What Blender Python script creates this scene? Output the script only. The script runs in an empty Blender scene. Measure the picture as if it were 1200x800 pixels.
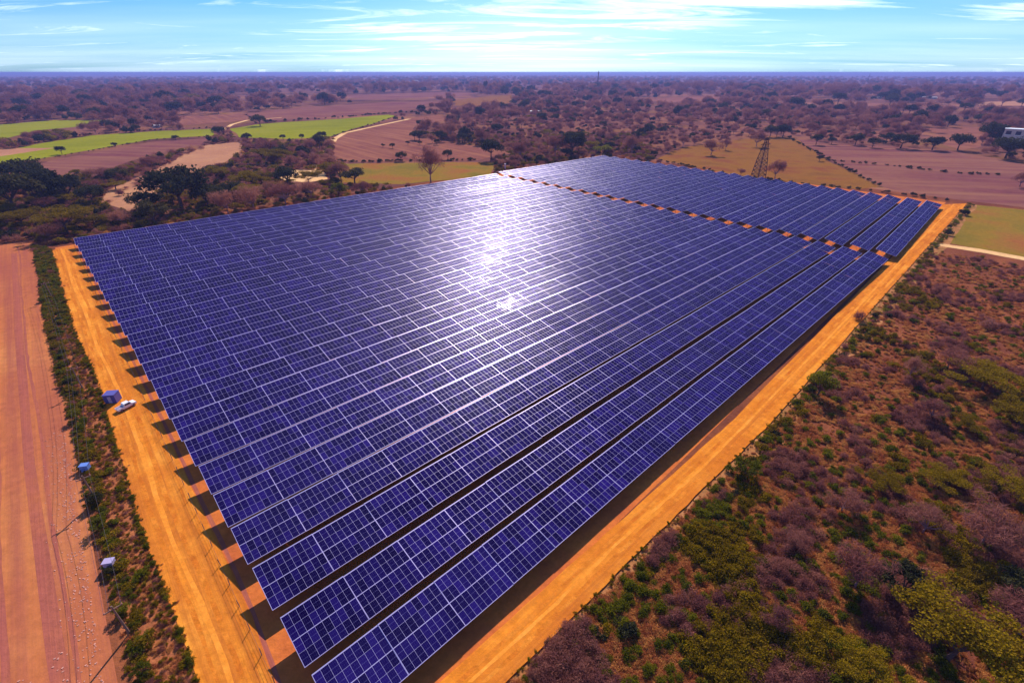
import bpy, math, random
import numpy as np
from mathutils import Vector, Matrix
random.seed(7)
rng = np.random.default_rng(7)
PI = math.pi
R = math.radians
sc = bpy.context.scene
col = sc.collection

# ------------------------------------------------------------------ camera geometry
H = 70.0
F = 561.0
PITCH = math.atan(315 / F)
SUN_AZ, SUN_EL = 6.5, 38.0
def at(x, y, h=0.0):
    """point of the place seen at photo position x, y (1200x800) at height h"""
    dx, dy, dz = x - 600.0, F, -(y - 400.0)
    c, s = math.cos(PITCH), math.sin(PITCH)
    dy, dz = dy * c + dz * s, -dy * s + dz * c
    t = (H - h) / -dz
    return Vector((dx * t, dy * t, h))
def depth(x, y):
    p = at(x, y)
    return p.y * math.cos(PITCH) + H * math.sin(PITCH)
AZ = R(47.5)
U = Vector((math.sin(AZ), math.cos(AZ), 0))
W = Vector((math.cos(AZ), -math.sin(AZ), 0))
def uw(u, w, z=0.0):
    return U * u + W * w + Vector((0, 0, z))

# ------------------------------------------------------------------ tagging
def tag(o, label=None, cat=None, group=None, kind=None):
    if label: o['label'] = label
    if cat: o['category'] = cat
    if group: o['group'] = group
    if kind: o['kind'] = kind
    return o
def empty(name, loc, rz=0.0, parent=None):
    o = bpy.data.objects.new(name, None)
    o.empty_display_size = 0.5
    col.objects.link(o)
    o.location = loc
    o.rotation_euler = (0, 0, rz)
    if parent: o.parent = parent
    return o
def link(name, me, parent=None, loc=(0, 0, 0), rot=(0, 0, 0), scale=(1, 1, 1)):
    o = bpy.data.objects.new(name, me)
    col.objects.link(o)
    o.location = loc; o.rotation_euler = rot; o.scale = scale
    if parent: o.parent = parent
    return o

# ------------------------------------------------------------------ mesh builder
class MB:
    def __init__(s):
        s.v = []; s.f = []; s.m = []
    def quad(s, a, b, c, d, m=0):
        n = len(s.v); s.v += [tuple(a), tuple(b), tuple(c), tuple(d)]
        s.f.append((n, n + 1, n + 2, n + 3)); s.m.append(m)
    def box(s, x0, x1, y0, y1, z0, z1, m=0, M=None):
        n = len(s.v)
        vs = [Vector((x, y, z)) for z in (z0, z1) for y in (y0, y1) for x in (x0, x1)]
        if M is not None: vs = [M @ v for v in vs]
        s.v += [tuple(v) for v in vs]
        for q in ((0, 2, 3, 1), (4, 5, 7, 6), (0, 1, 5, 4), (2, 6, 7, 3), (0, 4, 6, 2), (1, 3, 7, 5)):
            s.f.append(tuple(n + i for i in q)); s.m.append(m)
    def tube(s, pts, rad, n=6, m=0, cap=True):
        pts = [Vector(p) for p in pts]
        base = len(s.v)
        for i, p in enumerate(pts):
            d = (pts[min(i + 1, len(pts) - 1)] - pts[max(i - 1, 0)]).normalized()
            a = d.cross(Vector((0, 0, 1)))
            if a.length < 1e-3: a = Vector((1, 0, 0))
            a.normalize(); b = d.cross(a)
            r = rad[i] if isinstance(rad, (list, tuple)) else rad
            for k in range(n):
                t = 2 * PI * k / n
                s.v.append(tuple(p + a * (r * math.cos(t)) + b * (r * math.sin(t))))
        for i in range(len(pts) - 1):
            for k in range(n):
                k2 = (k + 1) % n
                s.f.append((base + i * n + k, base + i * n + k2, base + (i + 1) * n + k2, base + (i + 1) * n + k)); s.m.append(m)
        if cap:
            s.f.append(tuple(base + k for k in range(n))[::-1]); s.m.append(m)
            s.f.append(tuple(base + (len(pts) - 1) * n + k for k in range(n))); s.m.append(m)
    def mesh(s, name, mats, smooth=False):
        me = bpy.data.meshes.new(name)
        me.from_pydata(s.v, [], s.f)
        for mt in (mats if isinstance(mats, (list, tuple)) else [mats]): me.materials.append(mt)
        me.polygons.foreach_set('material_index', s.m)
        if smooth: me.polygons.foreach_set('use_smooth', [True] * len(s.f))
        me.update()
        return me

# ------------------------------------------------------------------ materials
def newmat(name):
    m = bpy.data.materials.new(name); m.use_nodes = True
    nt = m.node_tree
    b = nt.nodes['Principled BSDF']
    b.inputs['Roughness'].default_value = 0.9
    b.inputs['Specular IOR Level'].default_value = 0.0
    return m, nt, b
def N(nt, t, **k):
    n = nt.nodes.new(t)
    for a, v in k.items(): setattr(n, a, v)
    return n
def math_(nt, op, a, b=None, c=None, clamp=False):
    n = N(nt, 'ShaderNodeMath', operation=op); n.use_clamp = clamp
    for i, x in enumerate((a, b, c)):
        if x is None: continue
        if isinstance(x, (int, float)): n.inputs[i].default_value = x
        else: nt.links.new(x, n.inputs[i])
    return n.outputs[0]
def mixc(nt, fac, a, b, mode='MIX'):
    n = N(nt, 'ShaderNodeMix', data_type='RGBA', blend_type=mode)
    for sock, x in ((n.inputs[0], fac), (n.inputs[6], a), (n.inputs[7], b)):
        if isinstance(x, (int, float)): sock.default_value = x
        elif isinstance(x, (tuple, list)): sock.default_value = (*x, 1) if len(x) == 3 else x
        else: nt.links.new(x, sock)
    return n.outputs[2]
def ramp(nt, fac, stops):
    n = N(nt, 'ShaderNodeValToRGB')
    e = n.color_ramp.elements
    e[0].position, e[0].color = stops[0][0], (*stops[0][1], 1)
    e[1].position, e[1].color = stops[-1][0], (*stops[-1][1], 1)
    for p, c in stops[1:-1]:
        q = e.new(p); q.color = (*c, 1)
    nt.links.new(fac, n.inputs[0])
    return n.outputs[0]
def coords(nt, rot=0.0, scale=(1, 1, 1)):
    """world position, turned by rot about z and scaled"""
    g = N(nt, 'ShaderNodeNewGeometry')
    mp = N(nt, 'ShaderNodeMapping'); mp.vector_type = 'POINT'
    r1 = N(nt, 'ShaderNodeVectorRotate'); r1.rotation_type = 'Z_AXIS'; r1.inputs['Angle'].default_value = rot
    nt.links.new(g.outputs['Position'], r1.inputs['Vector'])
    nt.links.new(r1.outputs[0], mp.inputs[0]); mp.inputs['Scale'].default_value = scale
    return mp.outputs[0]
def noise(nt, vec, scale, detail=4, rough=0.55, dist=0.0):
    n = N(nt, 'ShaderNodeTexNoise'); n.inputs['Scale'].default_value = scale
    n.inputs['Detail'].default_value = detail; n.inputs['Roughness'].default_value = rough
    n.inputs['Distortion'].default_value = dist
    nt.links.new(vec, n.inputs['Vector'])
    return n.outputs['Fac']
def bump(nt, b, h, strength=0.5, dist=0.2):
    n = N(nt, 'ShaderNodeBump'); n.inputs['Strength'].default_value = strength; n.inputs['Distance'].default_value = dist
    nt.links.new(h, n.inputs['Height']); nt.links.new(n.outputs[0], b.inputs['Normal'])
def soil(name, c1, c2, c3, big=0.05, fine=1.2, streak_az=None, streak=(0.9, 0.02), streak_c=None, streak_amt=0.6, bumpy=0.6):
    m, nt, b = newmat(name)
    v = coords(nt)
    n1 = noise(nt, v, big, 5, 0.6)
    n2 = noise(nt, v, fine, 5, 0.7)
    c = ramp(nt, n1, [(0.32, c1), (0.5, c2), (0.68, c3)])
    f = math_(nt, 'MULTIPLY_ADD', n2, 1.1, 0.45)
    cc = N(nt, 'ShaderNodeCombineColor')
    for i in range(3): nt.links.new(f, cc.inputs[i])
    c = mixc(nt, 0.8, c, cc.outputs[0], 'MULTIPLY')
    h = n2
    if streak_az is not None:
        sv = coords(nt, R(streak_az), (streak[0], streak[1], 1))   # after the turn, y runs along the streaks
        s = noise(nt, sv, 1.0, 5, 0.65)
        sm = math_(nt, 'MULTIPLY_ADD', s, 3.2, -1.25, clamp=True)
        sm = math_(nt, 'MULTIPLY', sm, streak_amt)
        c = mixc(nt, sm, c, streak_c)
        h = math_(nt, 'ADD', n2, s)
    nt.links.new(c, b.inputs['Base Color'])
    bump(nt, b, h, bumpy, 0.25)
    return m
def plain(name, c, rough=0.7, metal=0.0, var=0.25, scale=3.0, spec=0.3):
    m, nt, b = newmat(name)
    tc = N(nt, 'ShaderNodeTexCoord')
    n = noise(nt, tc.outputs['Object'], scale, 4, 0.6)
    cc = mixc(nt, n, tuple(x * (1 - var) for x in c), tuple(min(1, x * (1 + var)) for x in c))
    nt.links.new(cc, b.inputs['Base Color'])
    b.inputs['Roughness'].default_value = rough; b.inputs['Metallic'].default_value = metal
    b.inputs['Specular IOR Level'].default_value = spec
    return m
def leafy(name, stops, trans=0.25, rough=0.75):
    m, nt, b = newmat(name)
    oi = N(nt, 'ShaderNodeObjectInfo')
    tc = N(nt, 'ShaderNodeTexCoord')
    n = noise(nt, tc.outputs['Object'], 5.0, 3, 0.6)
    g = N(nt, 'ShaderNodeNewGeometry')
    f = math_(nt, 'MULTIPLY', oi.outputs['Random'], 0.55)
    f = math_(nt, 'ADD', f, math_(nt, 'MULTIPLY', n, 0.35))
    f = math_(nt, 'ADD', f, math_(nt, 'MULTIPLY', g.outputs['Random Per Island'], 0.25))
    c = ramp(nt, f, stops)
    nt.links.new(c, b.inputs['Base Color'])
    b.inputs['Roughness'].default_value = rough
    tr = N(nt, 'ShaderNodeBsdfTranslucent'); nt.links.new(c, tr.inputs['Color'])
    mx = N(nt, 'ShaderNodeMixShader'); mx.inputs[0].default_value = trans
    nt.links.new(b.outputs[0], mx.inputs[1]); nt.links.new(tr.outputs[0], mx.inputs[2])
    nt.links.new(mx.outputs[0], nt.nodes['Material Output'].inputs['Surface'])
    return m

ROWDEG = math.degrees(AZ)
M = {}
M['earth'] = soil('earth', (0.13, 0.038, 0.026), (0.20, 0.060, 0.030), (0.30, 0.09, 0.035), 0.045, 0.9, bumpy=1.0)
M['yard'] = soil('yard_soil', (0.46, 0.105, 0.035), (0.55, 0.14, 0.033), (0.63, 0.175, 0.035), 0.08, 0.8)
M['track'] = soil('track_soil', (0.58, 0.155, 0.016), (0.72, 0.215, 0.02), (0.84, 0.30, 0.035), 0.09, 0.8, 47.5, (0.7, 0.012), (0.44, 0.11, 0.02), 0.8, 0.6)
M['side_track'] = soil('side_track_soil', (0.54, 0.145, 0.018), (0.70, 0.215, 0.022), (0.84, 0.31, 0.04), 0.09, 0.8, 137.5, (0.6, 0.012), (0.42, 0.105, 0.02), 0.85, 0.6)
M['dirt'] = soil('dirt_road_soil', (0.40, 0.105, 0.05), (0.48, 0.14, 0.048), (0.56, 0.19, 0.06), 0.03, 0.5, 137.5, (0.33, 0.006), (0.28, 0.07, 0.06), 0.75, 0.5)
M['wheel_rut'] = soil('wheel_rut_soil', (0.31, 0.085, 0.06), (0.36, 0.10, 0.06), (0.42, 0.12, 0.05), 0.05, 0.6, 137.5, (0.8, 0.01), (0.36, 0.09, 0.07), 0.6)
M['stones'] = plain('pale_stones', (0.60, 0.27, 0.20), 0.9, 0, 0.3)
M['strip'] = soil('strip_soil', (0.22, 0.09, 0.03), (0.36, 0.11, 0.045), (0.48, 0.17, 0.06), 0.12, 1.2, bumpy=1.0)
M['verge'] = soil('verge_soil', (0.20, 0.12, 0.03), (0.36, 0.14, 0.05), (0.50, 0.22, 0.09), 0.12, 1.2, bumpy=1.0)
M['pasture'] = soil('pasture', (0.19, 0.075, 0.02), (0.25, 0.10, 0.02), (0.21, 0.06, 0.025), 0.03, 0.7)
M['olive'] = soil('olive_grass', (0.16, 0.12, 0.02), (0.25, 0.14, 0.02), (0.30, 0.10, 0.03), 0.03, 0.5)
M['green'] = soil('green_crop', (0.16, 0.165, 0.001), (0.225, 0.215, 0.002), (0.27, 0.24, 0.003), 0.006, 0.25, 70, (0.05, 0.004), (0.30, 0.26, 0.03), 0.5)
M['tan'] = soil('tan_stubble', (0.38, 0.165, 0.085), (0.45, 0.20, 0.095), (0.50, 0.24, 0.11), 0.02, 0.35, 50, (0.25, 0.03), (0.36, 0.15, 0.10), 0.75)
M['pink'] = soil('pink_ploughed', (0.17, 0.05, 0.045), (0.22, 0.075, 0.05), (0.15, 0.045, 0.045), 0.015, 0.15, -40, (0.12, 0.006), (0.34, 0.13, 0.07), 0.9)
M['mauve'] = soil('mauve_ploughed', (0.14, 0.042, 0.05), (0.18, 0.055, 0.055), (0.23, 0.085, 0.06), 0.012, 0.15, 100, (0.09, 0.005), (0.29, 0.12, 0.07), 0.9)
M['sand'] = soil('sandy_path', (0.66, 0.33, 0.13), (0.75, 0.42, 0.18), (0.82, 0.48, 0.22), 0.04, 0.5)

# land under the open woodland and on to the horizon
m, nt, b = newmat('plain_soil')
v = coords(nt)
c = ramp(nt, noise(nt, v, 0.012, 6, 0.65), [(0.30, (0.13, 0.05, 0.05)), (0.45, (0.23, 0.085, 0.065)), (0.56, (0.34, 0.13, 0.07)), (0.70, (0.28, 0.13, 0.03))])
c2 = ramp(nt, noise(nt, coords(nt, 0.1, (0.0008, 0.004, 1)), 1.0, 6, 0.6), [(0.35, (0.35, 0.35, 0.35)), (0.65, (1.0, 1.0, 1.0))])
c = mixc(nt, 0.9, c, c2, 'MULTIPLY')
nt.links.new(c, b.inputs['Base Color'])
M['plain'] = m

# solar glass: dark blue cells, pale lines between the cells, each module lying a little differently
m, nt, b = newmat('solar_glass')
tc = N(nt, 'ShaderNodeTexCoord'); sx = N(nt, 'ShaderNodeSeparateXYZ'); nt.links.new(tc.outputs['Object'], sx.inputs[0])
CX, CY = 1.0, 1.92
def lines(sock, period, width, off=0.0):
    a = math_(nt, 'ADD', sock, off)
    a = math_(nt, 'DIVIDE', a, period)
    a = math_(nt, 'FRACT', math_(nt, 'ADD', a, 100.5))
    a = math_(nt, 'ABSOLUTE', math_(nt, 'SUBTRACT', a, 0.5))
    return math_(nt, 'LESS_THAN', a, width / period / 2)
fx = math_(nt, 'FLOOR', math_(nt, 'ADD', math_(nt, 'DIVIDE', sx.outputs[0], CX), 50.5))
fy = math_(nt, 'FLOOR', math_(nt, 'ADD', math_(nt, 'DIVIDE', sx.outputs[1], CY), 50.0))
oi = N(nt, 'ShaderNodeObjectInfo')
cv = N(nt, 'ShaderNodeCombineXYZ')
nt.links.new(fx, cv.inputs[0]); nt.links.new(fy, cv.inputs[1])
nt.links.new(math_(nt, 'MULTIPLY', oi.outputs['Random'], 91.7), cv.inputs[2])
wn = N(nt, 'ShaderNodeTexWhiteNoise'); wn.noise_dimensions = '3D'; nt.links.new(cv.outputs[0], wn.inputs['Vector'])
half = lines(sx.outputs[1], 0.96, 0.035)            # centre gap of each half-cut module
bus = lines(sx.outputs[0], 0.25, 0.012)
bus2 = lines(sx.outputs[1], 0.48, 0.012)
fine = math_(nt, 'MULTIPLY', math_(nt, 'MAXIMUM', bus, bus2), 0.2)
blot = noise(nt, tc.outputs['Object'], 1.1, 3, 0.6)
half = math_(nt, 'MULTIPLY', half, math_(nt, 'MULTIPLY_ADD', blot, 2.4, -0.45, clamp=True))
ln = math_(nt, 'MAXIMUM', math_(nt, 'MULTIPLY', half, 0.55), fine)
cell = ramp(nt, wn.outputs['Value'], [(0.0, (0.004, 0.001, 0.034)), (0.7, (0.009, 0.003, 0.075)), (1.0, (0.016, 0.006, 0.115))])
sky_sheen = noise(nt, coords(nt), 0.035, 5, 0.65)  # patchy blue put into the cell colour to replace weak sky reflection
cell = mixc(nt, math_(nt, 'MULTIPLY_ADD', sky_sheen, .4, -.15, clamp=True), cell, (0.05, 0.04, 0.17))
tv = N(nt, 'ShaderNodeCombineColor'); tf = math_(nt, 'MULTIPLY_ADD', oi.outputs['Random'], .3, .8)
for i in range(3): nt.links.new(tf, tv.inputs[i])
cell = mixc(nt, 1.0, cell, tv.outputs[0], 'MULTIPLY')
base = mixc(nt, ln, cell, (0.23, 0.19, 0.46))
nt.links.new(base, b.inputs['Base Color'])
b.inputs['Specular IOR Level'].default_value = 0.30
b.inputs['Specular Tint'].default_value = (.72, .62, 1, 1)
b.inputs['IOR'].default_value = 1.16
dust = noise(nt, coords(nt), 0.25, 4, 0.6)
rg = math_(nt, 'MULTIPLY_ADD', wn.outputs['Value'], 0.26, 0.10)
nt.links.new(math_(nt, 'MULTIPLY_ADD', dust, 0.22, rg), b.inputs['Roughness'])
g = N(nt, 'ShaderNodeNewGeometry')
sb = N(nt, 'ShaderNodeVectorMath', operation='SUBTRACT'); nt.links.new(wn.outputs['Color'], sb.inputs[0]); sb.inputs[1].default_value = (0.5, 0.5, 0.5)
scn = N(nt, 'ShaderNodeVectorMath', operation='SCALE'); nt.links.new(sb.outputs[0], scn.inputs[0]); scn.inputs['Scale'].default_value = 0.04
ad = N(nt, 'ShaderNodeVectorMath', operation='ADD'); nt.links.new(g.outputs['Normal'], ad.inputs[0]); nt.links.new(scn.outputs[0], ad.inputs[1])
nm = N(nt, 'ShaderNodeVectorMath', operation='NORMALIZE'); nt.links.new(ad.outputs[0], nm.inputs[0])
b.inputs['Specular IOR Level'].default_value = 0.0
fre = N(nt, 'ShaderNodeFresnel'); fre.inputs['IOR'].default_value = 1.22
gs = N(nt, 'ShaderNodeBsdfGlossy'); gs.inputs['Color'].default_value = (.62, .64, 1, 1); nt.links.new(math_(nt, 'ADD', rg, .17), gs.inputs['Roughness'])
mx = N(nt, 'ShaderNodeMixShader'); nt.links.new(math_(nt, 'MULTIPLY', fre.outputs[0], .105), mx.inputs[0])
nt.links.new(b.outputs[0], mx.inputs[1]); nt.links.new(gs.outputs[0], mx.inputs[2])
g2 = N(nt, 'ShaderNodeBsdfGlossy'); g2.inputs['Color'].default_value = (.95, .9, 1, 1); g2.inputs['Roughness'].default_value = .16
nt.links.new(nm.outputs[0], g2.inputs['Normal'])
clean = math_(nt, 'GREATER_THAN', noise(nt, coords(nt), .11, 3, .6), .53)
mx2 = N(nt, 'ShaderNodeMixShader'); nt.links.new(math_(nt, 'MULTIPLY_ADD', clean, .0012, .0), mx2.inputs[0])
nt.links.new(mx.outputs[0], mx2.inputs[1]); nt.links.new(g2.outputs[0], mx2.inputs[2])
nt.links.new(mx2.outputs[0], nt.nodes['Material Output'].inputs['Surface'])
M['glass'] = m
M['alu'] = plain('aluminium_frame', (0.46, 0.38, 0.62), 0.38, 0.35, 0.15, 2.0, 0.5)
M['steel'] = plain('galvanised_steel', (0.42, 0.30, 0.36), 0.5, 0.5, 0.2)
M['back'] = plain('panel_underside', (0.20, 0.17, 0.22), 0.8)
M['bark'] = plain('bark', (0.10, 0.045, 0.045), 0.9, 0, 0.4)
M['palebark'] = plain('pale_bark', (0.26, 0.13, 0.15), 0.9, 0, 0.3)
M['wood'] = plain('pole_wood', (0.22, 0.12, 0.09), 0.85, 0, 0.3)
M['wire'] = plain('wire', (0.16, 0.11, 0.13), 0.6, 0.3)
M['leaf_dark'] = leafy('dark_leaves', [(0.1, (0.030, 0.030, 0.022)), (0.6, (0.060, 0.055, 0.022)), (1.0, (0.13, 0.09, 0.022))])
M['leaf_olive'] = leafy('olive_leaves', [(0.1, (0.12, 0.070, 0.008)), (0.5, (0.21, 0.125, 0.006)), (1.0, (0.31, 0.19, 0.008))], 0.35)
M['leaf_green'] = leafy('green_leaves', [(0.1, (0.06, 0.065, 0.008)), (0.5, (0.13, 0.12, 0.008)), (1.0, (0.23, 0.19, 0.010))], 0.5)
M['twig'] = leafy('bare_twigs', [(0.1, (0.15, 0.050, 0.050)), (0.5, (0.26, 0.090, 0.078)), (1.0, (0.42, 0.17, 0.11))], 0.4)
M['dry'] = leafy('dry_brush', [(0.1, (0.30, 0.07, 0.04)), (0.5, (0.50, 0.17, 0.06)), (1.0, (0.70, 0.36, 0.10))], 0.35)

# ------------------------------------------------------------------ ground and fields
def sheet(name, pts, z, mat, kind='structure', thick=None):
    mb = MB()
    n = len(pts)
    mb.v = [(p[0], p[1], z) for p in pts]; mb.f = [tuple(range(n))]; mb.m = [0]
    if thick:
        mb.v += [(p[0], p[1], z - thick) for p in pts]
        for i in range(n):
            j = (i + 1) % n
            mb.f.append((i, n + i, n + j, j)); mb.m.append(0)
    me = mb.mesh(name, mat)
    # make the top face up
    if me.polygons[0].normal.z < 0:
        me.flip_normals()
    o = link(name, me)
    if kind: o['kind'] = kind
    return o
def pxpoly(pts, jitter=0.0, sub=6):
    """polygon given by photo positions -> points on the ground, edges broken up a little"""
    P = [at(*p) for p in pts]; out = []
    for i, a in enumerate(P):
        b = P[(i + 1) % len(P)]
        L = (b - a).length
        nrm = Vector((-(b - a).y, (b - a).x, 0)).normalized() if L > 0 else Vector((0, 0, 0))
        for k in range(sub):
            t = k / sub
            q = a.lerp(b, t)
            if k: q = q + nrm * random.uniform(-1, 1) * jitter * min(L * 0.02, 6)
            out.append(q)
    return out

S = 1.75   # metres per unit of the plan measured at 40 m camera height
sheet('ground', [(-30000, -30000), (30000, -30000), (30000, 30000), (-30000, 30000)], 0.0, M['plain'])
# the near earth: everything right of and around the solar field
near = [uw(-60, 150), uw(430, 150), uw(560, 20), uw(415, -48), uw(400, -300), uw(-20, -320), uw(-60, -100)]
sheet('scrubland', near, 0.010, M['earth'])
yard = [uw(-11, -298), uw(392, -298), uw(400, -40), uw(0, -29), uw(-8, -29)]
sheet('yard', yard, 0.020, M['yard'])
dr = [uw(-16.5, -311), uw(-16.0, -58), uw(-15.0, 60), uw(-120, 60), uw(-120, -170), uw(-112, -318), uw(-40, -326), uw(-22, -318)]
sheet('dirt_road', dr, 0.030, M['dirt'])
rut_edge = [(-24.5, -300), (-24, -200), (-23, -120), (-21.5, -70), (-20.0, -40), (-19.0, 10)]
sheet('wheel_track', [uw(u - 1.3, w) for u, w in rut_edge] + [uw(u + random.uniform(.4, .9), w) for u, w in rut_edge[::-1]], 0.034, M['wheel_rut'])
sheet('wheel_track', [uw(u - 7.0, w) for u, w in rut_edge] + [uw(u - 6.0, w) for u, w in rut_edge[::-1]], 0.034, M['wheel_rut'])
# planted strip between the dirt road and the side track
def edge(a, b, n, amp):
    return [a.lerp(b, i / n) + U * random.uniform(-amp, amp) for i in range(n + 1)]
TL_ = [at(*p) for p in [(60, 293), (68, 320), (76, 350), (88, 390), (100, 415), (110, 436), (120, 468), (129, 500), (139, 530), (149, 560), (166, 620), (181, 660), (197, 700), (213, 745), (232, 800), (275, 930)]]
SL_ = [at(*p) for p in [(38, 287), (43, 305), (48, 350), (56, 392), (65, 430), (75, 470), (85, 510), (94, 550), (105, 600), (116, 640), (129, 690), (140, 730), (152, 800), (172, 930)]]
def poly_edge(P, n, amp):
    Ls = [(b - a).length for a, b in zip(P[:-1], P[1:])]; T = sum(Ls); out = []
    for i in range(n + 1):
        d = T * i / n
        for a, b, l in zip(P[:-1], P[1:], Ls):
            if d <= l + 1e-6: break
            d -= l
        out.append(a.lerp(b, min(d / l, 1)) + U * random.uniform(-amp, amp))
    return out
st = poly_edge(SL_, 120, .35) + poly_edge(TL_, 120, .3)[::-1]
sheet('planted_strip', st, 0.040, M['strip'])
# side track along the row ends (left), raised a hand's width
TR_ = [at(*p) for p in [(88, 290), (110, 332), (127, 370), (143, 402), (162, 440), (196, 510), (222, 565), (258, 640), (294, 720), (322, 800), (372, 930)]]
lt = poly_edge(TL_, 110, 0.14) + poly_edge(TR_, 90, .1)[::-1]
sheet('side_track', lt, 0.10, M['side_track'], thick=0.095)
RT_ = [uw(-5.6, -292), uw(-3.2, -70), uw(-.5, -40), uw(0, 12)]
# perimeter track along the last row (right)
def wedge(pts, n, amp):
    out = []
    for (a, b) in zip(pts[:-1], pts[1:]):
        for i in range(n):
            out.append(a.lerp(b, i / n) + W * random.uniform(-amp, amp))
    return out + [pts[-1]]
A1, A2, A3 = at(515, 800), at(860, 492), at(1105, 240)
B1, B2, B3 = at(592, 800), at(896, 503), at(1133, 239)
Am = A1 + (A1 - A2).normalized() * 60; Bm = B1 + (B1 - B2).normalized() * 60
rt = wedge([Am, A1, A2, A3], 26, 0.12) + wedge([B3, B2, B1, Bm], 26, 0.15)
sheet('perimeter_track', rt, 0.30, M['track'], thick=0.285)
def rut(a_pts, b_pts, f0, f1, mat, z, n=70, amp=.12):
    L1, R1 = [], []
    for i in range(n + 1):
        k = i / n * (len(a_pts) - 1); j = min(int(k), len(a_pts) - 2); f_ = k - j
        a = a_pts[j].lerp(a_pts[j + 1], f_); b_ = b_pts[j].lerp(b_pts[j + 1], f_)
        d_ = (b_ - a)
        wob = .03 * math.sin(i * .31) + random.uniform(-.01, .01)
        L1.append(a + d_ * (f0 + wob)); R1.append(a + d_ * (f1 + wob + random.uniform(-.015, .02)))
    sheet('wheel_track', L1 + R1[::-1], z, mat)
M['rut'] = soil('track_rut', (0.50, 0.12, 0.015), (0.60, 0.165, 0.018), (0.72, 0.24, 0.03), 0.2, 1.0, bumpy=.8)
M['dust'] = soil('track_dust', (0.70, 0.21, 0.022), (0.77, 0.25, 0.03), (0.82, 0.30, 0.045), 0.2, 1.0, bumpy=.5)
for f0, f1, mt in ((.24, .33, 'rut'), (.62, .72, 'rut'), (.42, .50, 'dust')):
    rut([A1, A2, A3], [B1, B2, B3], f0, f1, M[mt], .304)
LL_ = poly_edge(TL_, 24, 0); RR_ = poly_edge(TR_, 24, 0)
for f0, f1, mt in ((.20, .27, 'rut'), (.52, .60, 'rut'), (.36, .44, 'dust'), (.80, .85, 'rut')):
    rut(LL_, RR_, f0, f1, M[mt], .104)
for f0, f1 in ((-.9, -.8), (-2.1, -1.95), (-2.6, -2.5), (-4.0, -3.8)):
    rut([p for p in poly_edge(SL_, 24, 0)], [p + U * 6 for p in poly_edge(SL_, 24, 0)], f0, f1, M['wheel_rut'], .034)
vg = wedge([Bm, B1, B2, B3], 24, 0.1) + wedge([B3 + W * 5, B2 + W * 5.5, B1 + W * 5, Bm + W * 5], 24, 1.2)
sheet('grass_verge', vg, 0.046, M['verge'])
# far corner: the track turns along the row ends
sheet('corridor', [uw(243.5, -292), uw(251.2, -292), uw(249, -34), uw(243.5, -34)], 0.026, M['earth'])
sheet('footpath', pxpoly([(1093, 287), (1100, 285), (1150, 292), (1210, 303), (1330, 322), (1330, 328), (1210, 307), (1150, 296)], 0.5), 0.05, M['sand'])
fields = [
    ('green_field', [(-60, 210), (0, 193), (60, 184), (106, 176), (180, 163), (250, 159), (253, 151), (180, 154), (106, 159), (38, 170), (-20, 183), (-60, 192)], 'green', 0.05),
    ('stubble_field', [(-30, 183), (0, 174), (64, 173.5), (30, 179), (0, 183.5), (-30, 191)], 'tan', 0.07),
    ('green_field', [(-40, 152), (0, 146), (64, 141), (120, 141), (88, 149), (42, 153), (0, 164), (-40, 174)], 'green', 0.05),
    ('green_field', [(270, 151), (300, 146), (330, 143.5), (400, 139.5), (455, 134.5), (464, 136), (440, 144), (405, 154), (385, 161), (340, 163), (280, 161)], 'green', 0.05),
    ('ploughed_field', [(-40, 222), (0, 206), (60, 188), (180, 166), (245, 162), (235, 170), (180, 180), (120, 200), (60, 206), (0, 216), (-40, 235)], 'mauve', 0.05),
    ('stubble_field', [(118, 236), (127, 222), (180, 199), (238, 171), (262, 167.5), (285, 167), (281, 178), (266, 189), (240, 198), (205, 210), (188, 222), (170, 240), (150, 248)], 'tan', 0.05),
    ('ploughed_field', [(394, 162), (405, 157), (440, 148), (485, 138), (512, 134.5), (524, 138), (515, 143), (486, 147), (484, 160), (540, 168), (600, 178), (560, 188), (480, 189), (386, 191)], 'pink', 0.05),
    ('pasture', [(400, 192), (480, 191), (580, 190), (575, 206), (470, 216), (395, 214)], 'olive', 0.06),
    ('ploughed_field', [(285, 134), (340, 127), (460, 119.5), (520, 119), (470, 131), (400, 136), (300, 143)], 'mauve', 0.05),
    ('ploughed_field', [(205, 137), (290, 133), (296, 141), (215, 147)], 'pink', 0.05),
    ('sandy_clearing', [(322, 205), (345, 199), (378, 200), (384, 210), (360, 214), (335, 212)], 'sand', 0.06),
    ('dry_meadow', [(530, 118), (560, 114), (600, 111), (603, 121), (560, 124), (535, 124)], 'pasture', 0.05),
    ('pasture', [(770, 186), (800, 173), (850, 166), (905, 160), (933, 163), (968, 187), (1003, 204), (1030, 219), (1005, 222), (930, 214), (880, 209), (820, 197)], 'pasture', 0.05),
    ('ploughed_field', [(930, 162), (986, 169), (1036, 171), (1104, 176), (1165, 185), (1215, 196), (1400, 225), (1400, 268), (1200, 243), (1121, 234), (1060, 225), (1036, 220), (1003, 203), (969, 186)], 'mauve', 0.05),
    ('pasture', [(1132, 239), (1200, 246), (1350, 262), (1350, 322), (1200, 301), (1105, 284)], 'olive', 0.045),
    ('dry_meadow', [(1090, 150), (1150, 149), (1153, 158), (1150, 172), (1128, 176), (1105, 170)], 'pink', 0.05),
    ('dry_meadow', [(1140, 120), (1210, 118), (1210, 124), (1150, 124)], 'tan', 0.05),
    ('ploughed_field', [(400, 112), (520, 108), (560, 109), (545, 113), (430, 117)], 'mauve', 0.05),
    ('dry_meadow', [(740, 117), (830, 112), (850, 115), (790, 120)], 'pink', 0.05),
]
FP = []
for nme, pts, mt, z in fields:
    P = pxpoly(pts, 1.0)
    FP.append([(p.x, p.y) for p in P])
    sheet(nme, P, z, M[mt])
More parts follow.
